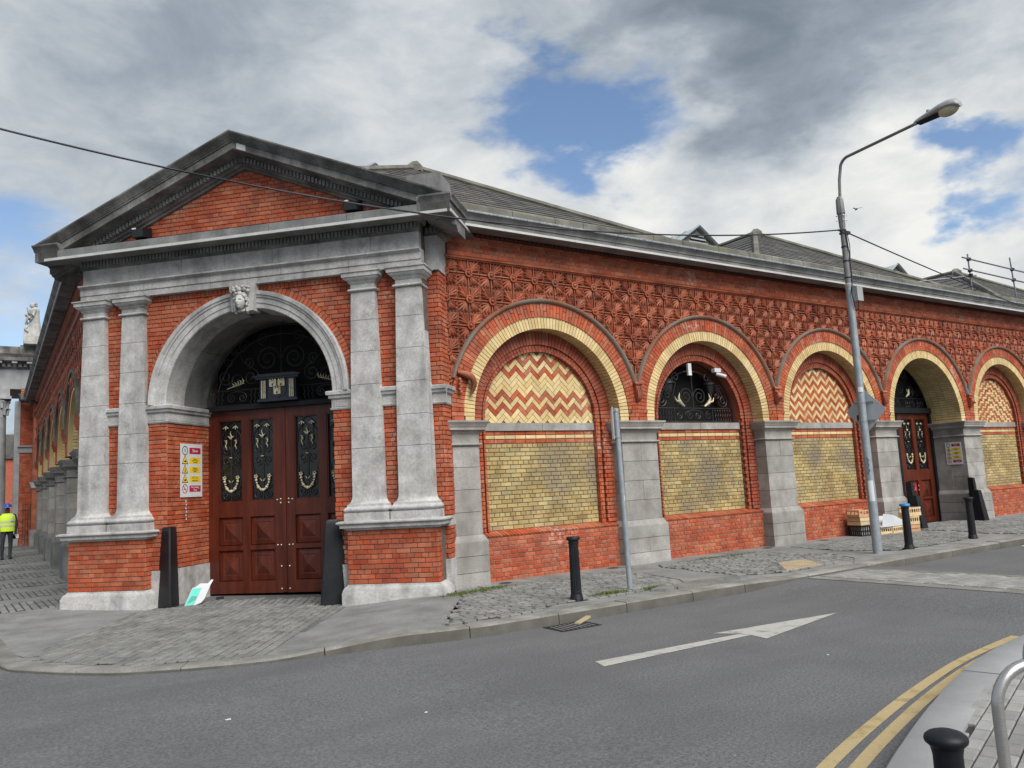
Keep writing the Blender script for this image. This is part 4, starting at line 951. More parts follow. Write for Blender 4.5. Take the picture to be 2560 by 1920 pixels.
# granite piers
def stones(m0, zs_, hw, df, split, ac, parent, side=-.45, mat='granite'):
    for i, (z0, z1) in enumerate(zip(zs_, zs_[1:])):
        halves = [(-hw, hw)]
        if split and i % 2: halves = [(-hw, .02), (.02, hw)]
        for a0, a1 in halves:
            part('stone', mat, parent, lambda m: m.box(RF, ac+a0+(.003 if a0 > -hw else 0), ac+a1-(.003 if a1 < hw else 0), side, df+random.uniform(-.002, .002), z0+.004, z1-.004))
for i, ac in enumerate(PX):
    hw = .475; w0 = ac
    gp = part('granite_pier', 'mortar', MK, lambda m: m.box(RF, ac-hw+.01, ac+hw-.01, -.95, -.012, GR, 2.45))
    if i == 0:
        hw = .49
    deep = -.95 if i in (3, 4) else -.45
    zt_ = [-.2, .27, .56, .76]
    if i < 5: stones(None, [-.2, .24, .52], .56, .07, i > 0, ac, gp, deep)
    part('stone', 'granite', gp, lambda m: m.loft(RF, ac, [(.524, .56, .07), (.76, .56, .07), (.785, .55, .06), (.87, hw+.012, .012), (.876, hw, 0)], deep))
    stones(None, [.876, 1.27, 1.66, 2.05, 2.42], hw, 0., i > 0, ac, gp, deep)
    part('capital', 'granite', gp, lambda m: m.loft(RF, ac, [(2.42, hw+.005, .005)]+rnd_ring(2.425, 2.47, hw+.03, .03, .02, 5)+[(2.475, hw+.004, .004), (2.615, hw+.004, .004), (2.63, hw+.012, .012), (2.66, hw+.05, .05), (2.695, hw+.085, .085), (2.70, hw+.10, .10), (2.75, hw+.10, .10), (2.752, hw+.11, .11), (2.80, hw+.125, .125), (2.835, hw+.15, .15), (2.862, hw+.15, .15)], deep), 35)
# arch rings, hoods, corbels
def hood_prof(): return [(R_RED-.03, -.02), (R_RED-.005, .05), (R_RED+.015, .075), (R_RED+.04, .085), (R_HOOD-.012, .085), (R_HOOD, .06), (R_HOOD, -.04)]
for i, c in enumerate(CX):
    n = 84
    ring_bricks(REST, RF, c, CZ, R_CR, R_RED, .02, .05, n, 0, PI, split=(.62, 2, .38, 2), rmax=2.172, seed=40+i)
    ring_bricks(CRM, RF, c, CZ, R_IN, R_CR, .0, .16, 80, 0, PI, split=(2,), seed=50+i, jit=.002)
    dep_ = -.95 if i == 3 else -.32
    nd = 4 if i == 3 else 1
    for k_ in range(nd):
        ring_bricks(CRM, RF, c, CZ, R_IN+.001, R_IN+.12, -.165-k_*(.20 if i == 3 else 0), .15 if i != 3 else .19, 74+k_ % 2, 0, PI, seed=60+i, jit=.001)
    for sg in (-1, 1):      # stilted feet of the rings
        lst = brick_list(lambda z: [tuple(sorted((c+sg*R_IN, c+sg*R_CR)))], 2.863, CZ, .087, .24)
        bricks_to(CRM, RF, lst, 0., .94 if i == 3 else .31)
        lst = brick_list(lambda z: [tuple(sorted((c+sg*R_CR, c+sg*2.172)))], 2.863, CZ, .087, .24); bricks_to(REST, RF, lst, .02, .05)
        # hood in two halves down to the corbels
        a_end = math.acos(2.165/R_HOOD)
        t0, t1 = (a_end, PI/2) if sg > 0 else (PI/2, PI-a_end)
        part('hood_mould', 'mossy_terracotta', MK, lambda m: m.arc(RF, c, CZ, hood_prof(), t0, t1, 24), 40)
    # roll on the arris of the cream ring
    part('ring_backing', 'grey_mortar', MK, lambda m: m.arc(RF, c, CZ, [(R_IN+.006, -.02), (R_IN+.006, dep_), (R_RED-.01, dep_), (R_RED-.01, -.005)], 0, PI, 40), 60)
for i, ac in enumerate(PX[1:]):
    def corbel(m):
        z = 3.56; f = RF
        m.loft(f, ac, [(z+.10, .10, .10), (z+.06, .105, .12), (z+.03, .085, .10)], -.02)
        m.loft(f, ac, [(z+.03, .075, .09), (z-.06, .075, .10), (z-.2, .07, .105), (z-.27, .05, .09), (z-.31, .02, .05)], -.02)
        for q in (-1, 0, 1): m.tube([f.p(ac+q*.045, .10, z), f.p(ac+q*.045, .125, z-.14), f.p(ac+q*.035, .11, z-.25)], [.012, .024, .012], 6)
        if i % 2:
            m.ball(f.p(ac, .13, z-.12), .07, 8, 6, (1, .9, 1.3)); m.ball(f.p(ac, .19, z-.16), .035, 8, 6)
            for q in (-1, 1): m.ball(f.p(ac+q*.06, .12, z-.03), .03, 6, 5)
    part('corbel', 'terracotta', MK, corbel, 50)
def wyvern(m):      # curled beast stop by the corner
    ax, z = 6.93, 3.62; pts = []
    for k_ in range(13):
        t = k_/12; pts.append(RF.p(ax-.12+.30*math.sin(t*2.2), .06+.05*math.sin(t*3), z+.10-.42*t+.10*math.sin(t*3)))
    m.tube(pts, [.03, .045, .06, .068, .07, .068, .065, .06, .055, .05, .042, .03, .015], 8)
    for k_ in range(6): m.ball(RF.p(ax-.10+.02*(k_ % 2), .09, z-.03-.045*k_), .035, 6, 5)
part('beast_corbel', 'terracotta', MK, wyvern, 60)
# iron hooks under the springing
for ac in PX[1:4]:
    for sg in (-1, 1): part('wall_hook', 'iron', MK, lambda m: m.tube([RF.p(ac+sg*.21, -.01, 3.0), RF.p(ac+sg*.21, .05, 3.02), RF.p(ac+sg*.21, .07, 3.08)], .009, 5))
# terracotta diaper tiles
TP = .4868; Hq = TP/2
def tile_mesh(quads, rough=False, low=(), hf=None):
    m = MB(); fr = Fr((0, 0), (1, 0))
    P = (lambda x, z, h: (x, -hf(x, z, h), z)) if hf else (lambda x, z, h: (x, -h, z))
    for qx, qz in quads:
        a0, a1 = sorted((qx*.004, qx*(Hq-.004))); z0, z1 = sorted((qz*.004, qz*(Hq-.004)))
        v = [P(a0, z0, -.008), P(a1, z0, -.008), P(a1, z1, -.008), P(a0, z1, -.008), P(a0, z0, -.03), P(a1, z0, -.03), P(a1, z1, -.03), P(a0, z1, -.03)]
        m.add(v, [(0, 1, 2, 3), (0, 1, 5, 4), (1, 2, 6, 5), (2, 3, 7, 6), (3, 0, 4, 7)])
        lobes = 3 if rough else 5; hs = 1.
        nA = lobes*2; v = []; f = []
        bx, bz = qx*.035, qz*.035; base_t = math.atan2(qz, qx)
        for j in range(nA+1):
            u = j/nA*2-1; t = base_t+u*.74; valley = j % 2 == 0
            Rr = (.30-.05*abs(u)**1.6)*(.84 if valley else 1.0)
            gq = .050 if valley else .006; Rr = min(Rr, (Hq-gq-abs(bx))/max(abs(math.cos(t)), 1e-3), (Hq-gq-abs(bz))/max(abs(math.sin(t)), 1e-3))
            for s_, h in ((.12, .012), (.4, .016 if valley else .032), (.8, .022 if valley else .046), (1.0, .004 if valley else .028)):
                v.append(P(bx+Rr*s_*math.cos(t), bz+Rr*s_*math.sin(t), h*hs))
        for j in range(nA):
            for k_ in range(3): f.append((j*4+k_, j*4+k_+1, j*4+5+k_, j*4+4+k_))
        m.add(v, f)
        # small leaf tips between the lobes near the joint
        for w_ in ((.2, .055), (.055, .2)):
            x, z = qx*w_[0], qz*w_[1]; m.add([P(x-.025, z-.025, .0), P(x+.025, z-.025, .0), P(x+.025, z+.025, .0), P(x-.025, z+.025, .0), P(x, z, .03*hs)], [(0, 1, 4), (1, 2, 4), (2, 3, 4), (3, 0, 4)])
    full = len(quads) == 4
    for dx, dz in ((1, 0), (-1, 0), (0, 1), (0, -1)):
        bh = .026
        if not any((qx == dx or dx == 0) and (qz == dz or dz == 0) for qx, qz in quads): continue
        x0, x1 = sorted((dx*.05, dx*(Hq-.004))) if dx else (-.009, .009); z0, z1 = sorted((dz*.05, dz*(Hq-.004))) if dz else (-.009, .009)
        m.add([P(x0, z0, 0), P(x1, z0, 0), P(x1, z1, 0), P(x0, z1, 0), P(x0, z0, bh), P(x1, z0, bh), P(x1, z1, bh), P(x0, z1, bh)], [(4, 5, 6, 7), (0, 1, 5, 4), (1, 2, 6, 5), (2, 3, 7, 6), (3, 0, 4, 7)])
    if len(quads) >= 3:
        prof = [(.072, 0), (.078, .03), (.072, .05), (.055, .052), (.046, .036), (.034, .036), (.032, .06), (.016, .072), (0.004, .073)]; n = 14; v = []
        for r_, h in prof:
            for j in range(n):
                rr = r_*(1+.10*(j % 2)) if r_ > .06 else r_
                v.append(P(rr*math.cos(2*PI*j/n), rr*math.sin(2*PI*j/n), h))
        m.add(v, [(a*n+j, a*n+(j+1) % n, (a+1)*n+(j+1) % n, (a+1)*n+j) for a in range(len(prof)-1) for j in range(n)])
    me = bpy.data.meshes.new('terracotta_tile'); me.from_pydata(m.v, [], m.f); me.materials.append(MATS['terracotta'])
    bm = bmesh.new(); bm.from_mesh(me); bmesh.ops.recalc_face_normals(bm, faces=bm.faces); bm.to_mesh(me); bm.free()
    me.polygons.foreach_set('use_smooth', [True]*len(me.polygons)); me.set_sharp_from_angle(angle=math.radians(48))
    return me
TM = {}; ntile = 0
rows = [5.565, 5.078, 4.592, 4.105, 3.618]
for ci in range(0, 46):
    x = 6.663+ci*TP
    for z in rows:
        qs = []; lows = []
        for qx in (-1, 1):
            for qz in (-1, 1):
                xa, xb = sorted((x, x+qx*Hq)); za, zb = sorted((z, z+qz*Hq))
                if xb < 6.5 or xb > 29: continue
                ok = True
                for c in CX:
                    nx = min(max(c, xa), xb); nz_ = max(za, CZ)
                    rr_ = math.hypot(nx-c, nz_-CZ)
                    if rr_ < 1.945: ok = False
                    elif rr_ < 2.2: lows.append((qx, qz))
                if zb < 3.5: ok = False
                if ok: qs.append((qx, qz))
        if not qs: continue
        cut = any(q in qs for q in lows); k_ = (x, z) if cut else (tuple(qs), x > 19)
        if k_ not in TM: TM[k_] = tile_mesh(qs, x > 19, (), (lambda u, w_, h: min(h, -.004) if min(math.hypot(x+u-c, z+w_-CZ) for c in CX) < 2.205 else h) if cut else None)
        o = link('terracotta_tile', TM[k_], MK); o.matrix_basis = Matrix.Translation((x, 12.115, z)); ntile += 1
# --- bays
def herring(c, n_, w, colf, yd, zbot, rr, parent, single, name):
    """bricks laid herringbone at 45 degrees inside a round-headed lunette"""
    L = n_*w; out = []; jt = .009
    def put(pc, qc, lp, lq, col):
        a = c+(pc-qc)*S2*-1; z = zbot+(pc+qc)*S2
        out.append((a, z, lp, lq, col))
    for j in range(-2, 40):
        for m_ in range(-16, 17):
            p0, q0 = (j+m_*n_)*w, (j-m_*n_)*w
            put(p0+L/2, q0+w/2, L, w, colf(j, m_, 0)); put(p0+L+w/2, q0+w-L/2, w, L, colf(j, m_, 1))
    res = {'c': MB(), 'r': MB()}; k_ = 0
    for a, z, lp, lq, col in out:
        hl, hw_ = (lp-jt)/2, (lq-jt)/2
        cs = [(-hl, -hw_), (hl, -hw_), (hl, hw_), (-hl, hw_)]
        pts = [(a-(p-q)*S2, z+(p+q)*S2) for p, q in cs]
        ins = sum(math.hypot(x-c, max(0, y-CZ)) < rr+.005 and abs(x-c) < rr and y > zbot-.06 for x, y in pts)
        if ins == 0 or z < zbot-.02 or z > CZ+rr+.02: continue
        # clip polygon to lunette
        poly = clip_lunette(pts, c, zbot, rr)
        if len(poly) < 3: continue
        dj = yd+random.uniform(-.002, .002)
        if single:
            part(name, 'cream_brick' if col == 'c' else 'red_brick', parent, lambda m: m.prism(RF, poly, yd-.03, dj)); k_ += 1
        else: res[col].prism(RF, poly, yd-.03, dj)
    if not single:
        res['c'].build('cream_herringbone', 'cream_brick', parent, kind='stuff'); res['r'].build('red_herringbone', 'red_brick', parent, kind='stuff')
    return k_
def clip_half(poly, f):
    out = []
    for i in range(len(poly)):
        a, b = poly[i], poly[(i+1) % len(poly)]; fa, fb = f(a), f(b)
        if fa >= 0: out.append(a)
        if fa*fb < 0: t = fa/(fa-fb); out.append((a[0]+(b[0]-a[0])*t, a[1]+(b[1]-a[1])*t))
    return out
def clip_lunette(poly, c, zb, rr):
    poly = clip_half(poly, lambda p: p[1]-zb-.002); poly = clip_half(poly, lambda p: rr-(p[0]-c)); poly = clip_half(poly, lambda p: rr+(p[0]-c)) if poly else []
    for k_ in range(1, 16):
        if not poly: return []
        t = PI*k_/16; poly = clip_half(poly, lambda p: rr*1.004-((p[0]-c)*math.cos(t)+(p[1]-CZ)*math.sin(t)))
    return poly
SEQ = 'cccrcrcccrcrcrcrcr'
YD = -.40; RP = 1.30
nyb = 0; nhb = 0
for i, c in enumerate(CX[:5]):
    if i == 3: continue
    bay = part('arched_recess', 'grey_mortar', MK, lambda m: m.prism(RF, [(c-1.72, -.2), (c+1.72, -.2)]+[(c+1.72*math.cos(t), CZ+1.72*math.sin(t)) for t in lin(0, PI, 30)], YD-.16, YD-.014)) if i != 1 else \
          part('arched_recess', 'grey_mortar', MK, lambda m: m.box(RF, c-1.72, c+1.72, YD-.16, YD-.014, -.2, 2.8))
    # red inner ring with mouldings
    ring_bricks(DRK, RF, c, CZ, 1.44, 1.70, -.30, .09, 62, 0, PI, seed=70+i); ring_bricks(DRK, RF, c, CZ, 1.36, 1.435, -.335, .07, 58, 0, PI, seed=80+i); ring_bricks(DRK, RF, c, CZ, 1.30, 1.355, -.31, .11, 56, 0, PI, seed=90+i)
    for sg in (-1, 1):
        for r0, r1, dd in ((1.44, 1.72, -.30), (1.36, 1.435, -.335), (1.30, 1.355, -.31)):
            bricks_to(DRK if i != 0 else REST, RF, brick_list(lambda z: [tuple(sorted((c+sg*r0, c+sg*r1)))], .87, CZ, .081, .24, bond='flemish' if r1 > 1.6 else 'stretcher'), dd, .1)
    # plinth wall with sloping brick sill
    lst = brick_list(lambda z: [(c-1.66, c+1.66)], -.16, .775, .0795, .236, bond='flemish', seed=100+i)
    red(RF, lst, -.19)
    part('plinth_backing', 'pale_mortar', bay, lambda m: m.box(RF, c-1.7, c+1.7, -.5, -.204, -.2, .775))
    x = c-1.66
    while x < c+1.65:
        REST.add([RF.p(x+.004, -.19, .78), RF.p(x+.072, -.19, .78), RF.p(x+.072, -.175, .81), RF.p(x+.004, -.175, .81), RF.p(x+.072, -.40, .885), RF.p(x+.004, -.40, .885)], [(0, 1, 2, 3), (3, 2, 4, 5)]); x += .079
    # sill stones and banding courses
    for a0, a1 in ((c-1.30, c+.02), (c+.02, c+1.30)): part('sill_stone', 'granite', bay, lambda m: m.box(RF, a0+.004, a1-.004, -.5, YD+.035, 2.715, 2.862))
    bricks_to(REST, RF, brick_list(lambda z: [(c-1.30, c+1.30)], 2.635, 2.715, .08, .236, bond='stretcher'), YD); bricks_to(CRM, RF, brick_list(lambda z: [(c-1.30, c+1.30)], 2.555, 2.633, .078, .236, bond='stretcher'), YD+.006); bricks_to(REST, RF, brick_list(lambda z: [(c-1.30, c+1.30)], 2.475, 2.553, .08, .236, bond='stretcher'), YD)
    lst = brick_list(lambda z: [(c-1.30, c+1.30)], .885, 2.473, .0795, .232, bond='garden', seed=110+i, every=4)
    if i == 0:
        for q in lst:
            if nyb < 300: piece('yellow_brick', ybrick_me, RF, *q, YD+random.uniform(-.002, .002), .03, bay); nyb += 1
            else: bricks_to(YEL, RF, [q], YD)
    else: bricks_to(YEL, RF, lst, YD)
    if i == 0: nhb = herring(c, 2.83, .0845, lambda j, m_, s_: SEQ[min(max(j+2, 0), len(SEQ)-1)], YD, 2.862, RP, bay, True, 'herringbone_brick')
    elif i == 2: herring(c, 3.0, .078, lambda j, m_, s_: 'c' if ((j+s_) % 2) else 'r', YD, 2.862, RP, bay, False, '')
    elif i == 4:
        for row in range(18):
            z0 = 2.866+row*.0735
            for col in range(-13, 13):
                x0 = c+col*.112+(.056 if row % 2 else 0); dx = abs(x0+.056-c)/.112
                cc = 'c' if ((dx+row) % 3) < 1.5 else 'r'
                poly = clip_lunette([(x0+.003, z0), (x0+.106, z0), (x0+.106, z0+.066), (x0+.003, z0+.066)], c, 2.862, RP)
                if len(poly) > 2: (CRM if cc == 'c' else REST).prism(RF, poly, YD-.03, YD)
# --- bay 2: iron lunette grille
c = CX[1]
lg = part('lunette_opening', 'interior_dark', MK, lambda m: m.prism(RF, [(c+1.32*math.cos(t), 2.86+1.42*math.sin(t)) for t in lin(0, PI, 30)], -1.3, -.95))
part('lunette_sill', 'interior_dark', lg, lambda m: m.box(RF, c-1.32, c+1.32, -1.0, -.45, 2.7, 2.855))
part('lunette_reveal', 'dark_red_brick', lg, lambda m: m.arc(RF, c, CZ, [(1.30, -.38), (1.30, -.95), (1.36, -.95), (1.36, -.38)], -.05, PI+.05, 30), 60)
def lun(m):
    d = -.52; T = lambda p, r=.013: m.tube(p, r, 5); P = RF.p
    T([P(c-1.3, d, 2.9), P(c+1.3, d, 2.9)], .016); T([P(c-1.28, d, 3.2), P(c+1.28, d, 3.2)], .013); T([P(c, d, 3.2), P(c, d, 4.1)])
    T([P(c+1.27*math.cos(t), d, CZ+1.27*math.sin(t)) for t in lin(0, PI, 34)], .016); T([P(c+1.1*math.cos(t), d, CZ+1.1*math.sin(t)) for t in lin(.25, PI-.25, 30)])
    for sg in (-1, 1):
        for cx, cz, r, tn, t0, s_ in ((.22, 3.47, .2, 1.8, PI, -1), (.98, 3.38, .16, 1.7, PI, 1), (.85, 3.66, .10, 1.3, 0, 1), (.5, 3.9, .13, 1.5, -PI/2, 1), (.78, 3.5, .09, 1.3, PI/2, -1)):
            T(spiral(RF, c+sg*cx, cz, d, r, tn, t0 if sg > 0 else PI-t0, s_*sg))
        T([P(c+sg*.22, d, 3.27), P(c+sg*.5, d, 3.24), P(c+sg*.62, d, 3.5), P(c+sg*.5, d, 3.77)])
        for x in (1.18, 1.1, 1.02, .94, .86, .78, .70): T([P(c+sg*(x+.018*math.sin(q*1.6)), d, 2.93+q*.03) for q in range(9)], .010)
        T([P(c+sg*.6, d, 2.9), P(c+sg*.6, d, 3.2)])
        for x in (.12, .46): T(spiral(RF, c+sg*x, 3.04, d, .10, 1.5, PI/2, sg if x > .3 else -sg))
    T([P(c+.28*math.cos(t), d, 3.06+.1*math.sin(t)) for t in lin(0, PI, 10)])
part('lunette_grille', 'iron', lg, lun, 60)
def lung(m):
    for sg in (-1, 1):
        m.tube([RF.p(c+sg*.32, -.48, 3.24), RF.p(c+sg*.45, -.47, 3.32), RF.p(c+sg*.50, -.46, 3.42), RF.p(c+sg*.46, -.46, 3.54)], [.02, .045, .03, .006], 6); m.tube([RF.p(c+sg*.45, -.47, 3.33), RF.p(c+sg*.58, -.46, 3.36), RF.p(c+sg*.62, -.46, 3.45)], [.03, .026, .006], 6)
part('gilt_leaf', 'gilt', lg, lung, 60)
for sg in (-1, 1):
    part('lantern', 'iron', lg, lambda m: m.lathe(RF.p(c+sg*.66, -.62, 3.45), [(.02, 0), (.03, .05), (.10, .12), (.12, .3), (.16, .31), (.15, .34), (.07, .42), (.02, .46), (.03, .5), (.008, .6)], 10), 50)
# --- bay 4: the side door
c = CX[3]; dz = -.95
for nm, mt, a0, a1 in (('door_leaf', 'mahogany', c+.004, c+1.60), ('door_leaf', 'black_paint', c-1.60, c-.004)):
    lf = make_door(RF, a0, a1, dz, .0, 3.17, MK, mt, True, (1.52, 3.02), ((.15, .66), (.74, 1.22)))
for sg in (-1, 1): part('door_post', 'black_paint', MK, lambda m: m.box(RF, *sorted((c+sg*1.6, c+sg*1.72)), dz-.1, dz+.06, 0, 3.2))
part('transom', 'black_paint', MK, lambda m: m.box(RF, c-1.72, c+1.72, dz-.1, dz+.10, 3.18, 3.34))
fan2 = part('fanlight', 'interior_dark', MK, lambda m: m.prism(RF, [(c-1.72, 3.2)]+[(c+1.74*math.cos(t), CZ+1.74*math.sin(t)) for t in lin(PI-.14, .14, 28)]+[(c+1.72, 3.2)], dz-.3, dz-.2))
def fan2g(m):
    d = dz+.02; T = lambda p, r=.013: m.tube(p, r, 5); P = RF.p
    T([P(c-1.65, d, 3.62), P(c+1.65, d, 3.62)], .014); T([P(c, d, 3.62), P(c, d, 4.55)])
    T([P(c+1.66*math.cos(t), d, CZ+1.66*math.sin(t)) for t in lin(.2, PI-.2, 34)], .016)
    for sg in (-1, 1):
        for cx, cz, r, tn, t0, s_ in ((.25, 3.92, .22, 1.8, PI, -1), (.8, 3.85, .2, 1.7, PI, 1), (1.2, 3.8, .15, 1.4, 0, 1), (.55, 4.3, .15, 1.5, -PI/2, 1)): T(spiral(RF, c+sg*cx, cz, d, r, tn, t0 if sg > 0 else PI-t0, s_*sg))
        for x in (1.4, 1.3, 1.2, 1.1, .7, .6, .5): T([P(c+sg*(x+.018*math.sin(q*1.6)), d, 3.37+q*.03) for q in range(8)], .010)
        for x in (.15, .9): T(spiral(RF, c+sg*x, 3.48, d, .1, 1.5, PI/2, sg))
part('fan_grille', 'iron', fan2, fan2g, 60)
part('gilt_leaf', 'gilt', fan2, lambda m: [m.tube([RF.p(c+sg*.5, dz+.05, 3.66), RF.p(c+sg*.62, dz+.06, 3.75), RF.p(c+sg*(.6+q*.05), dz+.06, 3.9)], [.02, .04, .008], 6) for sg in (-1, 1) for q in (-1, 1, 2)], 60)
part('graffiti', 'pink_paint', MK, lambda m: (m.tube([RF.p(c+.42+.1*math.cos(t), dz+.004, 1.02+.09*math.sin(t)) for t in lin(0, 2*PI, 12)], .022, 4), m.tube([RF.p(c+.56, dz+.004, 1.12), RF.p(c+.57, dz+.004, .92)], .018, 4), m.ball(RF.p(c+.72, dz, 1.06), .03, 6, 4, (1, .3, 1)), m.ball(RF.p(c+.72, dz, .94), .03, 6, 4, (1, .3, 1))))
# inner jamb brick above the cap on the door bay, and dark core behind everything
for sg in (-1, 1): part('jamb_backing', 'granite', MK, lambda m: m.box(RF, *sorted((c+sg*1.70, c+sg*1.95)), -1.2, -.46, -.2, 2.86))
part('building_core', 'interior_dark', MK, lambda m: (m.box(RF, 7.6, 34, -4, -1.32, -.3, 6.4), m.box(PF, -3.1, 3.1, -4, -1.62, -.3, 6.2)))

# --- slate roofs
def slates(A, B, C, D, rows_, sw, keep=None, seed=1):
    """slated slope: eaves A->B, ridge D->C (A,D on the left)"""
    m = MB(); rr = random.Random(seed); A, B, C, D = map(Vector, (A, B, C, D)); nrm = (B-A).cross(D-A).normalized()
    if nrm.z < 0: nrm = -nrm
    for i in range(rows_):
        t0, t1 = i/rows_, (i+1)/rows_; L0, R0 = A.lerp(D, t0), B.lerp(C, t0); L1, R1 = A.lerp(D, t1), B.lerp(C, t1)
        W_ = (R0-L0).length; n = max(1, int(W_/sw)); dirv = (R0-L0).normalized(); off = (i % 2)*.5*sw
        s = -off
        while s < W_:
            a, b = max(0, s), min(W_, s+sw); s += sw
            if b-a < .02: continue
            p = [L0+dirv*(a+.004), L0+dirv*(b-.004)]
            w1 = (R1-L1).length; o1 = (L1-L0).dot(dirv)
            a1, b1 = max(a, o1), min(b, o1+w1)
            if b1 < a1+.01: q = [L1+dirv*max(0, min(w1, (a+b)/2-o1))]
            else: q = [L1+dirv*(b1-o1), L1+dirv*(a1-o1)]
            if keep and not all(keep(v) for v in p+q): continue
            lift = .02+rr.uniform(0, .008)
            vs = [v+nrm*lift for v in p]+[v+nrm*.004 for v in q]
            m.add(vs, [tuple(range(len(vs)))]); m.add([p[0]+nrm*lift, p[1]+nrm*lift, p[1]-nrm*.01, p[0]-nrm*.01], [(0, 1, 2, 3)])
    return m
keepf = lambda v: v.x+v.y > 19.6 and v.x > 1.9
for k_, xc in enumerate((8.9, 21.98, 35.06)):
    E0, E1, AP_ = (xc-6.54, 12.3, 6.62), (xc+6.54, 12.3, 6.62), (xc, 17.5, 9.9)
    rf = slates(E0, E1, AP_, AP_, 22, .42, keepf, k_).build('hip_roof', 'slate', MK, kind='stuff')
    slates((xc-6.54, 40, 6.62), E0, AP_, (xc, 40, 9.9), 12, 1.4, keepf, k_+5).build('roof_slope', 'slate', MK, kind='stuff')
    slates(E1, (xc+6.54, 40, 6.62), (xc, 40, 9.9), AP_, 12, 1.4, keepf, k_+9).build('roof_slope', 'slate', MK, kind='stuff')
    for e_ in (E0, E1, (xc, 40, 9.9)):
        pts = [Vector(AP_).lerp(Vector(e_), t) for t in lin(0, 1, 24)]; pts = [p+Vector((0, 0, .03)) for p in pts if keepf(p)]
        if len(pts) > 1: part('ridge_capping', 'coping', rf, lambda m: m.tube(pts, .09, 6))
    part('finial_stone', 'coping', rf, lambda m: m.lathe((xc, 17.45, 9.75), [(.28, 0), (.26, .18), (.1, .32)], 4))
    # glazed roof lantern on the ridge
    ln = part('roof_lantern', 'lantern_glass', MK, lambda m: m.add([(xc-1.25, 20, 10.15), (xc, 20, 10.97), (xc+1.25, 20, 10.15), (xc-1.25, 34, 10.15), (xc, 34, 10.97), (xc+1.25, 34, 10.15)], [(0, 1, 4, 3), (1, 2, 5, 4)]))
    part('lantern_gable', 'slate', ln, lambda m: m.add([(xc-1.05, 20.12, 9.4), (xc-1.05, 20.12, 10.2), (xc, 20.12, 10.9), (xc+1.05, 20.12, 10.2), (xc+1.05, 20.12, 9.4)], [(0, 1, 2, 3, 4)]))
    part('glazing_bar', 'lead', ln, lambda m: ([m.tube([(xc+1.27, 20+q*.7, 10.15), (xc, 20+q*.7, 10.99)], .02, 4) for q in range(12)], [m.tube([(xc-1.27, 20+q*.7, 10.15), (xc, 20+q*.7, 10.99)], .02, 4) for q in range(12)]))
    part('barge_board', 'lead', ln, lambda m: (m.tube([(xc-1.3, 19.98, 10.12), (xc, 19.98, 11.0)], .05, 4), m.tube([(xc+1.3, 19.98, 10.12), (xc, 19.98, 11.0)], .05, 4)))
    part('louvre', 'lead', ln, lambda m: [m.add([(xc-.8+.1*q, 20.06, 9.9+q*.14), (xc+.8-.1*q, 20.06, 9.9+q*.14), (xc+.8-.1*q, 20.1, 9.97+q*.14), (xc-.8+.1*q, 20.1, 9.97+q*.14)], [(0, 1, 2, 3)]) for q in range(6)])
part('roof_deck', 'interior_dark', MK, lambda m: m.add([(6.9, 12.7, 6.45), (60, 12.7, 6.45), (60, 40, 6.45), (1.9, 40, 6.45), (1.9, 17.7, 6.45)], [(0, 1, 2, 3, 4)]))
# --- side street wall
Y0, Y1 = 17.3, 38.8
LP = [18.65+3.65*q for q in range(6)]; LC = [LP[q]+1.825 for q in range(5)]
part('side_wall', 'dark_red_brick', MK, lambda m: m.box(LF, -Y1, -Y0, -.6, -.45, -.2, 6.3))
lb = MB()
for c in LC: arch_sheet(lb, LF, -c, CZ, 1.6, -c-1.825, -c+1.825, 6.25, 0., 24)
lb.build('side_spandrel', 'dark_red_brick', MK)
tl = MB(); y = Y0+.2
while y < Y1-.3:
    for z in (5.52, 5.05, 4.62):
        tl.lathe((0, 0, 0), [(.001, 0)], 3) if False else None
        tl.ball(LF.p(-y, .02, z), .075, 8, 4, (.8, 1, 1)); tl.box(LF, -y-.2, -y-.06, 0, .04, z-.2, z-.05); tl.box(LF, -y+.06, -y+.2, 0, .04, z+.05, z+.2)
    y += .45
tl.build('side_diaper', 'terracotta', MK, kind='stuff')
part('side_string', 'terracotta', MK, lambda m: m.profile(LF, [(0, 5.78), (.06, 5.80), (.07, 5.86), (0, 5.89)], -Y1, -Y0))
part('side_bed', 'dark_red_brick', MK, lambda m: m.profile(LF, [(-.05, 6.2), (.05, 6.22), (.15, 6.33), (-.05, 6.36)], -Y1, -Y0))
part('side_cornice', 'soot_shade_limestone', MK, lambda m: m.profile(LF, [(-.1, 6.34), (.12, 6.34), (.16, 6.29), (.42, 6.285), (.42, 6.40), (.45, 6.43), (.5, 6.50), (.51, 6.55), (.2, 6.58), (.2, 6.84), (-.1, 6.84)], -Y1, -Y0+.4), 30)
part('side_strip', 'white_strip', MK, lambda m: m.box(LF, -Y1, -Y0, .40, .445, 6.288, 6.33))
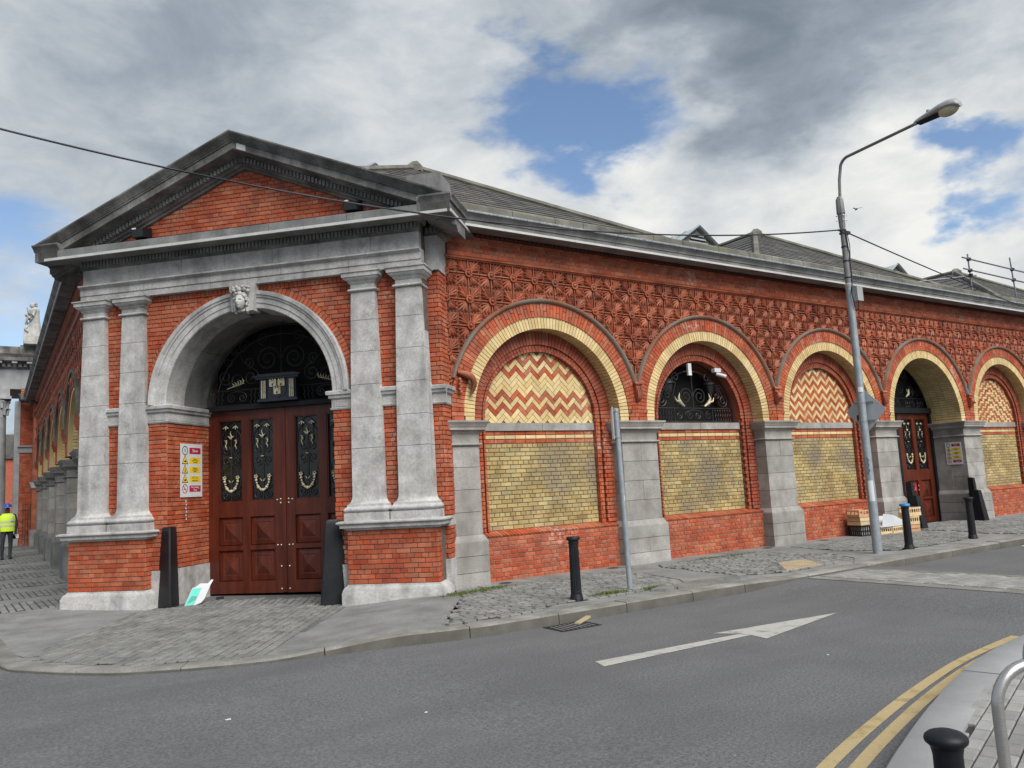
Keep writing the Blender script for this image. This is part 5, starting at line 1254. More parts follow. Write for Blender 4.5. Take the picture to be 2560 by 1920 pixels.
for c in LC:
    sa_ = part('side_arch', 'red_brick', MK, lambda m: m.arc(LF, -c, CZ, [(1.60, -.1), (1.60, .02), (1.83, .02), (1.83, -.1)], 0, PI, 24), 40)
    part('cream_ring', 'cream_brick', sa_, lambda m: m.arc(LF, -c, CZ, [(1.42, -.35), (1.42, 0.), (1.60, 0.), (1.60, -.35)], 0, PI, 24), 40)
    part('side_hood', 'coping', sa_, lambda m: m.arc(LF, -c, CZ, [(1.82, -.05), (1.82, .08), (1.90, .08), (1.90, -.05)], .27, PI-.27, 24), 40)
    part('side_panel', 'yellow_brick', sa_, lambda m: m.prism(LF, [(-c-1.42, -.1), (-c+1.42, -.1)]+[(-c+1.42*math.cos(t), CZ+1.42*math.sin(t)) for t in lin(0, PI, 20)], -.43, -.38))
    bt = MB(); bricks_to(bt, LF, brick_list(lambda z: [(-c-1.42, -c-1.2), (-c+1.2, -c+1.42)], 2.86, 3.9, .081, .24), -.1, .3); bt.build('cream_jamb', 'cream_brick', sa_, kind='stuff')
for y in LP:
    gp = part('granite_pier', 'grey_limestone', MK, lambda m: m.loft(LF, -y, [(-.2, .52, .07), (.80, .52, .07), (.93, .42, 0.)], -.45))
    for z0, z1 in zip([.93, 1.3, 1.68, 2.06, 2.42], [1.3, 1.68, 2.06, 2.42]): part('stone', 'granite', gp, lambda m: m.box(LF, -y-.42, -y+.42, -.45, 0., z0+.005, z1-.005))
    part('capital', 'grey_limestone', gp, lambda m: m.loft(LF, -y, [(2.42, .43, .01), (2.45, .46, .05), (2.48, .425, .005), (2.62, .425, .01), (2.7, .5, .10), (2.76, .5, .1), (2.84, .56, .16), (2.865, .56, .16)], -.45), 40)
    part('corbel', 'terracotta', MK, lambda m: m.loft(LF, -y, [(3.62, .11, .13), (3.5, .09, .13), (3.3, .05, .08)], -.02))
# end pilaster of the side wall
part('end_pilaster', 'red_brick', MK, lambda m: m.box(LF, -39.6, -38.75, -.5, .12, .5, 6.2)); part('foot_stone', 'granite', MK, lambda m: m.box(LF, -39.65, -38.7, -.5, .17, -.1, .9)); part('impost', 'limestone', MK, lambda m: m.profile(LF, [(0, 2.6), (.15, 2.62), (.2, 2.8), (.24, 2.86), (0, 2.88)], -39.7, -38.7))
part('cornice_end', 'soot_shade_limestone', MK, lambda m: m.profile(LF, [(-.1, 6.2), (.2, 6.2), (.3, 6.3), (.6, 6.32), (.62, 6.45), (.7, 6.55), (-.1, 6.6)], -39.8, -38.6))
# --- now emit the entrance bricks: 300 single ones, the rest as one mass with the other red bricks
brick_me = unit_brick('brick', 'red_brick')
BRICKS.sort(key=lambda b: (b[0] is JF, abs(b[2]-1.5) if b[5] > .1 else 2+abs(b[2]-1.2)))
for k_, (fr, ac, zc, w, h, d) in enumerate(BRICKS):
    if k_ < 300: piece('brick', brick_me, fr, ac, zc, w, h, d+random.uniform(-.002, .003), .03, MK)
    else: bricks_to(REST, fr, [(ac, zc, w, h)], d, seed=k_)
REST.build('brickwork', 'red_brick', MK, kind='stuff'); DRK.build('moulded_brickwork', 'dark_red_brick', MK, kind='stuff')
CRM.build('cream_brickwork', 'cream_brick', MK, kind='stuff'); YEL.build('yellow_brickwork', 'yellow_brick', MK, kind='stuff')

# ================================================================== far entrance portico with statue
PT = thing('columned_portico', 'grey stone columned entrance with brick flank at the far end of the side street', 'building', (1.1, 41, .2))
GF = Fr((0, 40.0), (1, 0))
part('flank_wall', 'red_brick', PT, lambda m: m.box(GF, .93, 1.9, -4, 0, .0, 6.95))
fb = MB(); bricks_to(fb, GF, brick_list(lambda z: [(.93, 1.55)], .4, 4.1, .081, .24), .02); bricks_to(fb, GF, brick_list(lambda z: [(.93, 1.55)], 4.46, 6.9, .081, .24), .02); fb.build('flank_bricks', 'red_brick', PT, kind='stuff')
part('band', 'far_stone', PT, lambda m: m.profile(GF, [(0, 4.15), (.06, 4.17), (.06, 4.38), (.14, 4.42), (.14, 4.47), (0, 4.48)], .85, 1.6))
part('corner_pilaster', 'far_stone', PT, lambda m: m.box(GF, .72, .93, -.5, .05, .2, 6.4))
part('architrave', 'far_stone', PT, lambda m: m.box(GF, -3.5, 1.75, -3.5, .0, 6.93, 7.8)); part('cornice', 'soot_shade_limestone', PT, lambda m: m.profile(GF, [(-3.4, 7.8), (.05, 7.8), (.12, 7.9), (.15, 8.05), (.5, 8.1), (.52, 8.25), (.6, 8.38), (-3.4, 8.4)], -3.5, 1.7))
part('dentils', 'far_stone', PT, lambda m: [m.box(GF, -3.4+q*.2, -3.28+q*.2, 0, .2, 7.88, 8.02) for q in range(25)], kind='stuff')
part('modillion', 'far_stone', PT, lambda m: [m.box(GF, -3.3+q*.55, -3.1+q*.55, 0, .45, 8.0, 8.1) for q in range(9)], kind='stuff')
part('parapet', 'soot_shade_limestone', PT, lambda m: (m.box(GF, -3.5, .85, -3.2, -.05, 8.4, 8.8), m.box(GF, .85, 1.75, -1.2, .05, 8.4, 8.86)))
part('pedestal_foot', 'far_stone', PT, lambda m: (m.box(GF, -.35, .95, -.6, .1, .1, .55), m.box(GF, -.3, .9, -.55, .05, .55, .75)))
for cx in (.1, -1.2):
    co = part('column', 'far_stone', PT, lambda m: m.lathe((cx, 40.25, .75), [(.46, 0), (.46, .1), (.42, .12), (.44, .2), (.38, .25), (.36, .4), (.355, 2), (.31, 4.9), (.33, 4.95)], 20), 50)
    def cap(m):
        m.lathe((cx, 40.25, 5.7), [(.31, 0), (.32, .3), (.42, .75), (.40, .76)], 16); m.box(GF, cx-.48, cx+.48, -.7, .2, 6.48, 6.6)
        for ring, (z, r_) in enumerate(((5.8, .33), (6.1, .36))):
            for q in range(8):
                t = q*PI/4+ring*PI/8; m.tube([(cx+r_*math.cos(t), 40.25+r_*math.sin(t), z), (cx+(r_+.04)*math.cos(t), 40.25+(r_+.04)*math.sin(t), z+.25), (cx+(r_+.13)*math.cos(t), 40.25+(r_+.13)*math.sin(t), z+.28)], [.07, .06, .03], 5)
    part('capital', 'far_stone', co, cap, 50)
    part('entablature_block', 'far_stone', PT, lambda m: m.box(GF, cx-.42, cx+.42, -.65, .12, 6.6, 6.93))
# iron gate in the flank
part('iron_gate', 'iron', PT, lambda m: ([m.tube([(1.1+q*.09, 39.7, .3), (1.1+q*.09, 39.7, 2.0)], .012, 5) for q in range(6)], m.tube([(1.08, 39.7, .5), (1.6, 39.7, .5)], .015, 5), m.tube([(1.08, 39.7, 1.7), (1.6, 39.7, 1.7)], .015, 5)))
# statue
def draped(m, c, H, rot=0.):
    n = 30; prof = [(.0, .30), (.06, .31), (.2, .27), (.4, .225), (.52, .20), (.62, .175), (.70, .17), (.78, .19), (.83, .18), (.86, .08), (.88, .06)]
    v = []
    for t, r_ in prof:
        for j in range(n):
            th_ = 2*PI*j/n; fold = 1+(.10*math.sin(th_*7+t*4)+.06*math.sin(th_*11-t*6))*max(0, 1-t*1.2)
            lean = .03*math.sin(t*3)
            v.append((c[0]+r_*H/1.8*fold*math.cos(th_)*1.05+lean, c[1]+r_*H/1.8*fold*math.sin(th_)*.8, c[2]+t*H))
    m.add(v, [(i*n+j, i*n+(j+1) % n, (i+1)*n+(j+1) % n, (i+1)*n+j) for i in range(len(prof)-1) for j in range(n)])
st = thing('statue', 'pale weathered stone statue of a robed woman holding fruit on the portico parapet', 'statue', (1.28, 39.75, 8.87))
def stat(m):
    c = (1.33, 39.75, 8.98); draped(m, c, 1.75)
    hx = c[0]-.05; m.ball((hx-.02, c[1], c[2]+1.63), .11, 10, 8, (.95, .95, 1.2)); m.ball((hx-.11, c[1]-.02, c[2]+1.61), .03, 6, 5); m.ball((hx+.06, c[1], c[2]+1.70), .10, 8, 6, (1.1, 1, .8)); m.ball((hx+.13, c[1], c[2]+1.62), .06, 8, 6)
    m.tube([(c[0]+.02, c[1]-.15, c[2]+1.42), (c[0]-.05, c[1]-.26, c[2]+1.12), (c[0]-.2, c[1]-.22, c[2]+1.22), (c[0]-.24, c[1]-.18, c[2]+1.42)], [.075, .065, .055, .04], 7)
    for q in range(5): m.tube([(c[0]-.24, c[1]-.18, c[2]+1.40), (c[0]-.26-.012*q, c[1]-.2+.02*q, c[2]+1.47)], [.014, .009], 5)
    m.tube([(c[0]+.1, c[1]+.1, c[2]+1.4), (c[0]+.02, c[1]-.05, c[2]+1.0), (c[0]-.18, c[1]-.2, c[2]+.98)], [.075, .06, .05], 7)
    rr = random.Random(1)
    for q in range(14): m.ball((c[0]-.23+rr.uniform(-.09, .09), c[1]-.18+rr.uniform(-.06, .06), c[2]+1.02+rr.uniform(-.12, .16)), rr.uniform(.04, .065), 7, 5)
part('figure', 'statue_stone', st, stat, 60)
part('child_figure', 'statue_stone', st, lambda m: (m.loft(WF, 1.06, [(8.98, .11, -39.6), (9.3, .10, -39.62), (9.6, .085, -39.64), (9.72, .05, -39.66)], -39.85), m.ball((1.06, 39.74, 9.80), .075, 9, 7, (1, 1, 1.15)), m.tube([(1.08, 39.66, 9.62), (1.0, 39.6, 9.5), (1.12, 39.58, 9.4)], [.04, .035, .03], 6)), 60)
part('base', 'statue_stone', st, lambda m: m.box(WF, .96, 1.66, -39.98, -39.5, 8.86, 8.99))
# far houses beyond the portico
FH = thing('brick_house', 'distant red brick house seen between the portico columns', 'building', (1, 68, 0))
part('wall', 'far_brick', FH, lambda m: m.box(WF, -6, 6, -80, -70, -.2, 5.6)); part('roof', 'slate', FH, lambda m: m.prism(Fr((0, 69.8), (1, 0)), [(-6.3, 5.6), (6.3, 5.6), (5, 7.4), (-5, 7.4)], -10.4, 0))
for q in range(5): w_ = part('window', 'far_stone', FH, lambda m: m.box(WF, -5+q*2.2, -4+q*2.2, -70.1, -69.95, 2.6, 4.3)); part('pane', 'dark_glass', w_, lambda m: m.box(WF, -4.9+q*2.2, -4.1+q*2.2, -70, -69.93, 2.7, 4.2))

# ================================================================== street furniture
def bollard(label, group, fluted, loc, cap='black_paint', h=.9, extra=1.):
    b = thing('bollard', label, 'bollard', (0, 0, 0), group); n = 32 if fluted else 24
    part('base', 'black_paint', b, lambda m: m.lathe((0, 0, -.04), [(.098, 0), (.098, .075), (.09, .085), (.09, .11), (.082, .125)], 24), 40)
    prof = [(.080, .08), (.079, .17), (.072, h-.16), (.071, h-.10)]
    m = MB()
    for i, (z, r_) in enumerate([(.08, .080), (.13, .079), (.14, .079), (h-.15, .070), (h-.14, .070), (h-.10, .070)]):
        for j in range(n):
            rr = r_*(.90 if fluted and j % 2 and i in (2, 3) else 1); m.v.append((rr*math.cos(2*PI*j/n), rr*math.sin(2*PI*j/n), z))
    m.f = [(i*n+j, i*n+(j+1) % n, (i+1)*n+(j+1) % n, (i+1)*n+j) for i in range(5) for j in range(n)]
    m.build('shaft', 'black_paint', b, None if fluted else 40)
    part('collar', 'black_paint', b, lambda m: m.lathe((0, 0, h-.105), [(.071, 0), (.08, .012), (.08, .022), (.072, .03), (.074, .045), (.088, .058)], 24), 40)
    part('cap', cap, b, lambda m: m.lathe((0, 0, h-.05), [(.088, 0), (.099, .008), (.100, .04), (.094, .05), (.03, .053)], 24), 35)
    b.location = loc; return b
GB = 'black cast iron bollards along the kerb'
bollard('fluted black iron bollard on a pale stone slab beside the grey sign pole', GB, True, (7.086, 9.345, hp(7.09, 9.35)+.01))
bollard('black iron bollard with its flat cap splashed with blue paint', GB, False, (15.441, 9.248, .012), 'blue_paint')
bollard('plain black iron bollard with black cap in front of the side door', GB, False, (17.987, 9.291, .012))
nb = thing('bollard', 'slim black bollard with domed mushroom cap beside the steel cycle hoop', 'bollard', (0, 0, 0))
part('shaft', 'black_paint', nb, lambda m: m.lathe((0, 0, 0), [(.058, -.02), (.058, .04), (.050, .05), (.045, .76), (.047, .77), (.05, .785)], 28), 40)
part('cap', 'black_paint', nb, lambda m: m.lathe((0, 0, .785), [(.050, 0), (.055, .006), (.064, .014), (.0665, .024), (.064, .033), (.052, .043), (.032, .05), (.012, .053)], 32), 60)
nb.location = (2.617, 1.517, 0)
# steel cycle hoops
def hoop(label, base, ang, w=.75, h=.80):
    t = thing('cycle_stand', label, 'bike rack', (0, 0, 0), 'stainless steel cycle hoops'); r_ = .17; pts = [(0, 0, -.05), (0, 0, .3), (0, 0, h-r_)]
    pts += [(r_-r_*math.cos(q), 0, h-r_+r_*math.sin(q)) for q in lin(.15, PI/2, 8)]+[(w-r_+r_*math.sin(q), 0, h-r_+r_*math.cos(q)) for q in lin(0.05, PI/2, 8)]+[(w, 0, .3), (w, 0, -.05)]
    part('tube', 'steel', t, lambda m: m.tube(pts, .0245, 16), 60)
    for x in (0, w): part('foot_plate', 'steel', t, lambda m: m.lathe((x, 0, 0), [(.075, 0.0), (.075, .008), (.03, .012)], 20), 40)
    t.location = base; t.rotation_euler.z = ang; return t
hoop('steel cycle hoop standing closest to the domed black bollard', (3.63, 1.86, .012), math.radians(-26))
hoop('second steel cycle hoop, farther from the domed black bollard', (4.60, 2.17, .012), math.radians(-24))
# corner guards of the entrance
def guard(sg, label):
    g = thing('corner_guard', label, 'guard post', PF.p(sg*1.6, -.12, .0), 'tapered black corner guards of the entrance')
    Q = [(-1.33, .22), (-1.76, -.01), (-1.92, -.51), (-1.49, -.28)]; cx, cy = -1.62, -.13
    def f(m):
        rings = []
        for z, s_, ch in ((-.25, 1., .05), (.02, 1., .05), (1.22, .76, .05), (1.27, .74, .05), (1.295, .66, .06)):
            pts = []
            for i in range(4):
                p, a, b = Q[i], Q[i-1], Q[(i+1) % 4]
                for q in (a, b):
                    l = math.dist(p, q); x, y = p[0]+(q[0]-p[0])*ch/l, p[1]+(q[1]-p[1])*ch/l
                    pts.append(PF.p(sg*-1*(cx+(x-cx)*s_), cy+(y-cy)*s_, z))
            rings.append(pts)
        v = sum(rings, []); m.add(v, [(i*8+j, i*8+(j+1) % 8, i*8+8+(j+1) % 8, i*8+8+j) for i in range(4) for j in range(8)]+[tuple(range(32, 40))])
    part('casting', 'black_paint', g, f, 30)
guard(-1, 'tapered black iron corner guard below the warning sign, beside the dropped paper bag'); guard(1, 'tapered black iron corner guard against the pedestal on the arcade side of the doors')
# stepped guards at the side door
for i, x in enumerate((20.33, 23.47)):
    g = thing('door_guard', ('stepped black iron door guard beside the stacked crates', 'stepped black iron door guard below the small warning sign')[i], 'guard post', (x, 11.75, 0), 'stepped black iron guards of the side door')
    sg = 1 if i == 0 else -1
    part('foot', 'black_paint', g, lambda m: m.add([(x-.13, 11.66, -.05), (x+.13, 11.66, -.05), (x+.13, 11.98, -.05), (x-.13, 11.98, -.05), (x-.09, 11.78, .86), (x+.09, 11.78, .86), (x+.09, 11.98, .90), (x-.09, 11.98, .90)], [(0, 1, 5, 4), (1, 2, 6, 5), (2, 3, 7, 6), (3, 0, 4, 7), (4, 5, 6, 7)]))
    part('upright', 'black_paint', g, lambda m: m.add([(x-.07, 11.86, .5), (x+.07, 11.86, .5), (x+.07, 12.05, .5), (x-.07, 12.05, .5), (x-.06, 11.90, 1.22), (x+.06, 11.90, 1.22), (x+.06, 12.04, 1.24), (x-.06, 12.04, 1.24)], [(0, 1, 5, 4), (1, 2, 6, 5), (2, 3, 7, 6), (3, 0, 4, 7), (4, 5, 6, 7)]))
# sign pole with a sign seen edge on
sp = thing('sign_pole', 'slim grey steel pole with an edge-on sign near the fluted bollard', 'sign pole', (8.224, 9.476, 0))
part('post', 'galvanised', sp, lambda m: m.tube([(8.224, 9.476, -.1), (8.212, 9.488, 1.4), (8.20, 9.50, 2.78)], .042, 16), 60)
part('post_cap', 'lamp_head', sp, lambda m: m.lathe((8.20, 9.50, 2.78), [(.045, 0), (.045, .03), (.02, .04)], 14), 40)
SPF = Fr((8.13, 9.50), (.60, .80))
part('sign_plate', 'sign_white', sp, lambda m: m.box(SPF, -.02, .44, -.004, .003, 2.33, 2.83))
part('plate_frame', 'lamp_head', sp, lambda m: (m.box(SPF, -.025, .0, -.012, .012, 2.33, 2.83), m.box(SPF, -.02, .44, -.012, .012, 2.815, 2.835), m.box(SPF, -.02, .44, -.012, .012, 2.325, 2.345)))
for z in (2.36, 2.77): part('clamp', 'steel', sp, lambda m: (m.lathe((8.203, 9.497, z-.012), [(.050, 0), (.050, .028)], 14), m.box(WF, 8.13, 8.20, -9.53, -9.49, z-.01, z+.014)))
for z0, z1 in ((1.36, 1.45), (1.0, 1.1), (.80, .97), (.70, .76)): part('sticker', 'sign_white', sp, lambda m: m.add([(8.224-.0435*math.sin(q)-.0*z0, 9.486-.0435*math.cos(q), z) for q in lin(.3, 1.1, 4) for z in (z0, z1)], [(2*i, 2*i+2, 2*i+3, 2*i+1) for i in range(4)]))
# street lamp
LX, LY = 14.45, 9.308
la = thing('street_lamp', 'tall galvanised street lamp with long outreach arm and weathered bowl lantern', 'street lamp', (LX, LY, 0))
V3 = lambda z, r_: ((LX, LY, z), r_)
def tub(m, secs, n=18): m.tube([q[0] for q in secs], [q[1] for q in secs], n)
part('base_section', 'galvanised', la, lambda m: tub(m, [V3(-.1, .088), V3(1.35, .086), V3(1.42, .08), V3(3.6, .074), V3(5.0, .07), V3(5.35, .07)]), 50)
part('upper_section', 'lamp_grey', la, lambda m: tub(m, [V3(5.35, .062), V3(6.2, .055), V3(6.75, .052)]), 50)
part('joint_sleeve', 'lamp_head', la, lambda m: m.lathe((LX, LY, 5.30), [(.07, 0), (.078, .02), (.078, .08), (.06, .1)], 16), 40)
part('bracket_sleeve', 'lamp_grey', la, lambda m: m.lathe((LX, LY, 6.55), [(.055, 0), (.062, .05), (.07, .3), (.085, .32), (.075, .62), (.05, .66), (.045, .68)], 8), 30)
part('sleeve_bolt', 'steel', la, lambda m: [m.tube([(LX-.085*math.cos(q), LY-.085*math.sin(q), z), (LX-.11*math.cos(q), LY-.11*math.sin(q), z)], .012, 6) for z in (6.72, 6.82) for q in (-.6, 1.0, 2.4)], kind='stuff')
arm = [(LX, LY, 7.0), (LX+.03, LY-.03, 7.6), (LX+.05, LY-.06, 7.80)]+[(LX+.05, LY-.06-.22*(1-math.cos(q)), 7.80+.22*math.sin(q)) for q in lin(.3, 1.35, 6)]+[(LX+.05, 7.55, 8.10)]
part('outreach_arm', 'lamp_grey', la, lambda m: m.tube(arm, .03, 12), 60)
def lhead(m):
    nn = 16; secs = [(7.62, .04, .05, 8.10), (7.55, .06, .07, 8.11), (7.35, .09, .09, 8.13), (7.12, .135, .12, 8.15), (6.95, .15, .13, 8.15), (6.82, .13, .12, 8.13), (6.76, .07, .07, 8.11)]; v = []
    for y, w, h, z in secs:
        for j in range(nn):
            t = 2*PI*j/nn; v.append((LX+.05+w*math.cos(t), y, z+(h*math.sin(t) if math.sin(t) > 0 else .035*math.sin(t))))
    m.add(v, [(i*nn+j, i*nn+(j+1) % nn, (i+1)*nn+(j+1) % nn, (i+1)*nn+j) for i in range(6) for j in range(nn)]+[tuple(range(nn)), tuple(6*nn+j for j in range(nn))])
hd_ = part('lamp_housing', 'lamp_head', la, lhead, 50)
part('lamp_bowl', 'lamp_bowl', hd_, lambda m: m.ball((LX+.05, 6.98, 8.10), .14, 16, 10, (.85, 1.35, .85)), 60)
part('photocell', 'lamp_head', hd_, lambda m: m.lathe((LX+.05, 7.34, 8.2), [(.035, 0), (.035, .055), (.02, .065)], 12), 40)
part('gear_tray', 'interior_dark', hd_, lambda m: m.box(WF, LX-.02, LX+.12, -7.55, -7.15, 8.06, 8.095))
part('junction_box', 'lamp_head', la, lambda m: m.box(WF, LX+.02, LX+.21, -LY+.05, -LY+.16, 5.02, 5.32))
part('loose_cable', 'cable_black', la, lambda m: (m.tube([(LX-.02, LY-.07, 6.5), (LX+.02, LY-.075, 6.0), (LX+.03, LY-.07, 5.5), (LX-.06, LY-.09, 5.15), (LX-.02, LY-.1, 4.88), (LX+.1, LY-.1, 4.85), (LX+.12, LY-.1, 5.03)], .014, 6), m.tube([(LX+.09, LY-.03, 6.45), (LX+.11, LY-.05, 6.2), (LX+.05, LY-.06, 5.85)], .009, 6)), 60)
part('cable_band', 'cable_black', la, lambda m: [m.lathe((LX, LY, z), [(.066, 0), (.066, .03)], 14) for z in (5.5, 5.85, 6.15, 6.5)], kind='stuff')
part('cable_clamp', 'iron', la, lambda m: (m.box(WF, LX+.05, LX+.17, -LY+.0, -LY+.06, 6.44, 6.5), m.lathe((LX, LY, 6.44), [(.075, 0), (.075, .03)], 12), m.tube([(LX-.05, LY-.02, 6.5), (LX-.16, LY, 6.5)], .02, 6)))
for z0, z1, mt in ((3.17, 3.27, 'sign_white'), (1.02, 1.42, 'sign_white')):
    part('sticker', mt, la, lambda m: m.add([(LX-.0865*math.sin(q), LY-.0865*math.cos(q), z) for q in lin(.35, 1.5, 6) for z in (z0, z1)], [(2*i, 2*i+2, 2*i+3, 2*i+1) for i in range(6)]))
part('graffiti', 'sign_black', la, lambda m: m.tube([(LX-.089*math.sin(1.0+.25*math.sin(i*1.9)), LY-.089*math.cos(1.0+.25*math.sin(i*1.9)), 1.55+i*.03) for i in range(12)], .006, 4))
dm = thing('diamond_sign', 'back of a grey diamond road sign clamped to the street lamp', 'road sign', (LX+.1, LY, 2.85))
DF = Fr((LX+.1, LY), (0.06, -1))
part('plate', 'sign_back', dm, lambda m: m.prism(DF, [(-.40, 2.80), (-.38, 2.83), (-.02, 3.22), (0, 3.235), (.02, 3.22), (.40, 2.83), (.415, 2.80), (.40, 2.77), (.02, 2.38), (0, 2.365), (-.02, 2.38), (-.38, 2.77)], -.004, .002))
for z in (2.97, 2.60): part('rail', 'galvanised', dm, lambda m: m.box(DF, -.2, .2, .002, .03, z-.012, z+.012)); part('strap', 'steel', dm, lambda m: m.lathe((LX, LY, z-.012), [(.083, 0), (.083, .022)], 16))
part('label_plate', 'sign_black', dm, lambda m: m.box(DF, -.19, -.05, .002, .006, 2.62, 2.73))
# overhead cables
def cable(label, A, B, sag, r_=.014, t1=1.):
    A, B = Vector(A), Vector(B); pts = [A.lerp(B, t)-Vector((0, 0, sag*4*t*(1-t))) for t in lin(0, t1, 60)]
    m = MB().tube(pts, r_, 6); return tag(m.build('overhead_cable', 'cable_black', None, 60), label, 'cable', 'overhead cables')
cable('black overhead cable sagging past the pediment to the street lamp', (LX-.16, LY, 6.5), tuple(CAMP+pray(-200, 270)*10), .66, t1=1.7)
cable('black overhead cable running from the street lamp to the far cornice', (LX+.17, LY-.02, 6.47), (28.2, 11.55, 6.3), .05)
part('conduit', 'cable_black', MK, lambda m: m.tube([SF.p(.44, .03, 5.95), SF.p(.43, .03, 5.4), SF.p(.43, .03, 4.7)], .012, 5))
# warning signs
def warning(fr, a0, a1, z0, z1, d, label, small=False):
    w, h = a1-a0, z1-z0; loc = fr.p((a0+a1)/2, d, z0)
    t = thing('warning_sign', label, 'sign', loc)
    part('board', 'sign_white', t, lambda m: m.box(fr, a0, a1, d, d+.008, z0, z1))
    X = lambda u: a0+u*w; Z = lambda v: z1-v*h; dd = d+.009; asp = h/w
    rows_ = [(.13, 'sign_red', 'Slow'), (.315, 'sign_yellow', 'Caution\nFork lift trucks\noperating'), (.49, 'sign_yellow', 'Pedestrians\nuse designated\nwalkway'), (.665, 'sign_yellow', 'CCTV in\noperation'), (.845, 'sign_red', 'No Smoking\nZone')]
    for i, (v, mt, txt) in enumerate(rows_):
        part('panel', mt, t, lambda m: m.prism(fr, [(X(.40), Z(v-.055)), (X(.42), Z(v-.06)), (X(.90), Z(v-.06)), (X(.92), Z(v-.055)), (X(.92), Z(v+.055)), (X(.90), Z(v+.06)), (X(.42), Z(v+.06)), (X(.40), Z(v+.055))], d, dd))
        nl = txt.count('\n')+1; sz = {1: .085, 2: .05, 3: .031}[nl]*h/.96
        tx('lettering', txt, sz, 'sign_white' if mt == 'sign_red' else 'sign_black', fr, X(.66), dd+.001, Z(v), t)
        cx, cz = X(.2), Z(v)
        if i in (0, 4):
            part('roundel', 'sign_red' if i else 'sign_black', t, lambda m: m.arc(fr, cx, cz, [(.105*w, d), (.105*w, dd+.001), (.125*w, dd+.001), (.125*w, d)], 0, 2*PI, 28))
            if i == 0: tx('lettering', '5', .13*w, 'sign_black', fr, cx, dd+.001, cz, t)
            else: part('slash', 'sign_red', t, lambda m: m.prism(fr, [(cx-.085*w, cz+.07*w), (cx-.07*w, cz+.085*w), (cx+.085*w, cz-.07*w), (cx+.07*w, cz-.085*w)], d, dd+.002)); part('pictogram', 'sign_black', t, lambda m: m.box(fr, cx-.06*w, cx+.05*w, d, dd, cz-.02*w, cz+.0*w))
        else:
            part('triangle', 'sign_black', t, lambda m: m.prism(fr, [(cx-.14*w, cz-.10*w), (cx+.14*w, cz-.10*w), (cx, cz+.155*w)], d, dd)); part('triangle_face', 'sign_yellow', t, lambda m: m.prism(fr, [(cx-.105*w, cz-.08*w), (cx+.105*w, cz-.08*w), (cx, cz+.115*w)], d, dd+.0015))
            if i == 2: part('pictogram', 'sign_black', t, lambda m: (m.prism(fr, [(cx-.02*w, cz-.06*w), (cx+.02*w, cz-.06*w), (cx+.015*w, cz+.02*w), (cx-.015*w, cz+.02*w)], d, dd+.0025), m.box(fr, cx-.012*w, cx+.012*w, d, dd+.0025, cz+.026*w, cz+.045*w)))
            else: part('pictogram', 'sign_black', t, lambda m: m.prism(fr, [(cx-.045*w, cz-.05*w), (cx+.05*w, cz-.05*w), (cx+.045*w, cz-.0*w), (cx+.01*w, cz-.005*w), (cx-.02*w, cz+.005*w)], d, dd+.0025))
    return t
ws = warning(JF, .345, 1.0, 1.79, 2.745, .014, 'large white safety sign with Slow in red on the brick reveal of the main entrance')
RJ = Fr((CX[3]+1.70, 12.1), (0, -1))   # right jamb of the side door, faces -x
for q in range(6): part('filler_spot', 'sign_white', MK, lambda m: m.box(JF, .52+.01*(q % 2), .545+.01*(q % 2), .001, .004, 1.70-q*.062, 1.735-q*.062))
warning(RJ, -.57, -.10, 1.62, 2.27, .006, 'small faded safety sign on the granite jamb of the side door', True)
# floodlights on the pediment
def flood(a, label):
    t = thing('floodlight', label, 'floodlight', PF.p(a, .15, 6.31), 'floodlights on the pediment')
    part('bracket', 'black_paint', t, lambda m: (m.box(PF, a-.02, a+.02, .13, .17, 6.29, 6.42), m.box(PF, a-.12, a+.12, .14, .17, 6.40, 6.43)))
    part('housing', 'black_paint', t, lambda m: m.add([PF.p(a+x, d, z) for d, z in ((.08, 6.62), (.30, 6.54), (.28, 6.40), (.06, 6.44)) for x in (-.13, .13)], [(0, 1, 3, 2), (2, 3, 5, 4), (4, 5, 7, 6), (6, 7, 1, 0), (0, 2, 4, 6), (1, 3, 5, 7)]))
    part('lens', 'dark_glass', t, lambda m: m.add([PF.p(a+x, d, z) for d, z in ((.304, 6.53), (.286, 6.41)) for x in (-.11, .11)], [(0, 1, 3, 2)]))
    part('tag', 'sign_white', t, lambda m: m.box(PF, a-.10, a-.03, .296, .31, 6.545, 6.57))
flood(-1.95, 'black floodlight on the pediment ledge at the side street end'); flood(2.08, 'black floodlight on the pediment ledge at the arcade end')
# CCTV and lamp in the lunette
c2 = CX[1]
cc = thing('security_camera', 'white dome security camera on a box in the lunette arch', 'camera', (13.80, 12.40, 4.07))
part('mount_box', 'sign_white', cc, lambda m: m.box(WF, 13.70, 13.90, -12.46, -12.36, 4.01, 4.10)); part('arm', 'sign_white', cc, lambda m: m.tube([(13.80, 12.40, 4.01), (13.80, 12.37, 3.95), (13.82, 12.34, 3.93)], .016, 8)); part('camera_body', 'sign_white', cc, lambda m: m.tube([(13.79, 12.40, 3.97), (13.84, 12.33, 3.94), (13.92, 12.24, 3.89)], [.035, .04, .042], 12), 50)
al = thing('antenna_panel', 'white rectangular panel fixed upright at the top of the lunette grille', 'panel', (12.97, 12.4, 3.92))
part('panel', 'sign_white', al, lambda m: m.box(WF, 12.92, 13.02, -12.47, -12.42, 3.92, 4.19)); part('bracket', 'iron', al, lambda m: m.box(WF, 12.80, 13.15, -12.50, -12.472, 4.0, 4.02))

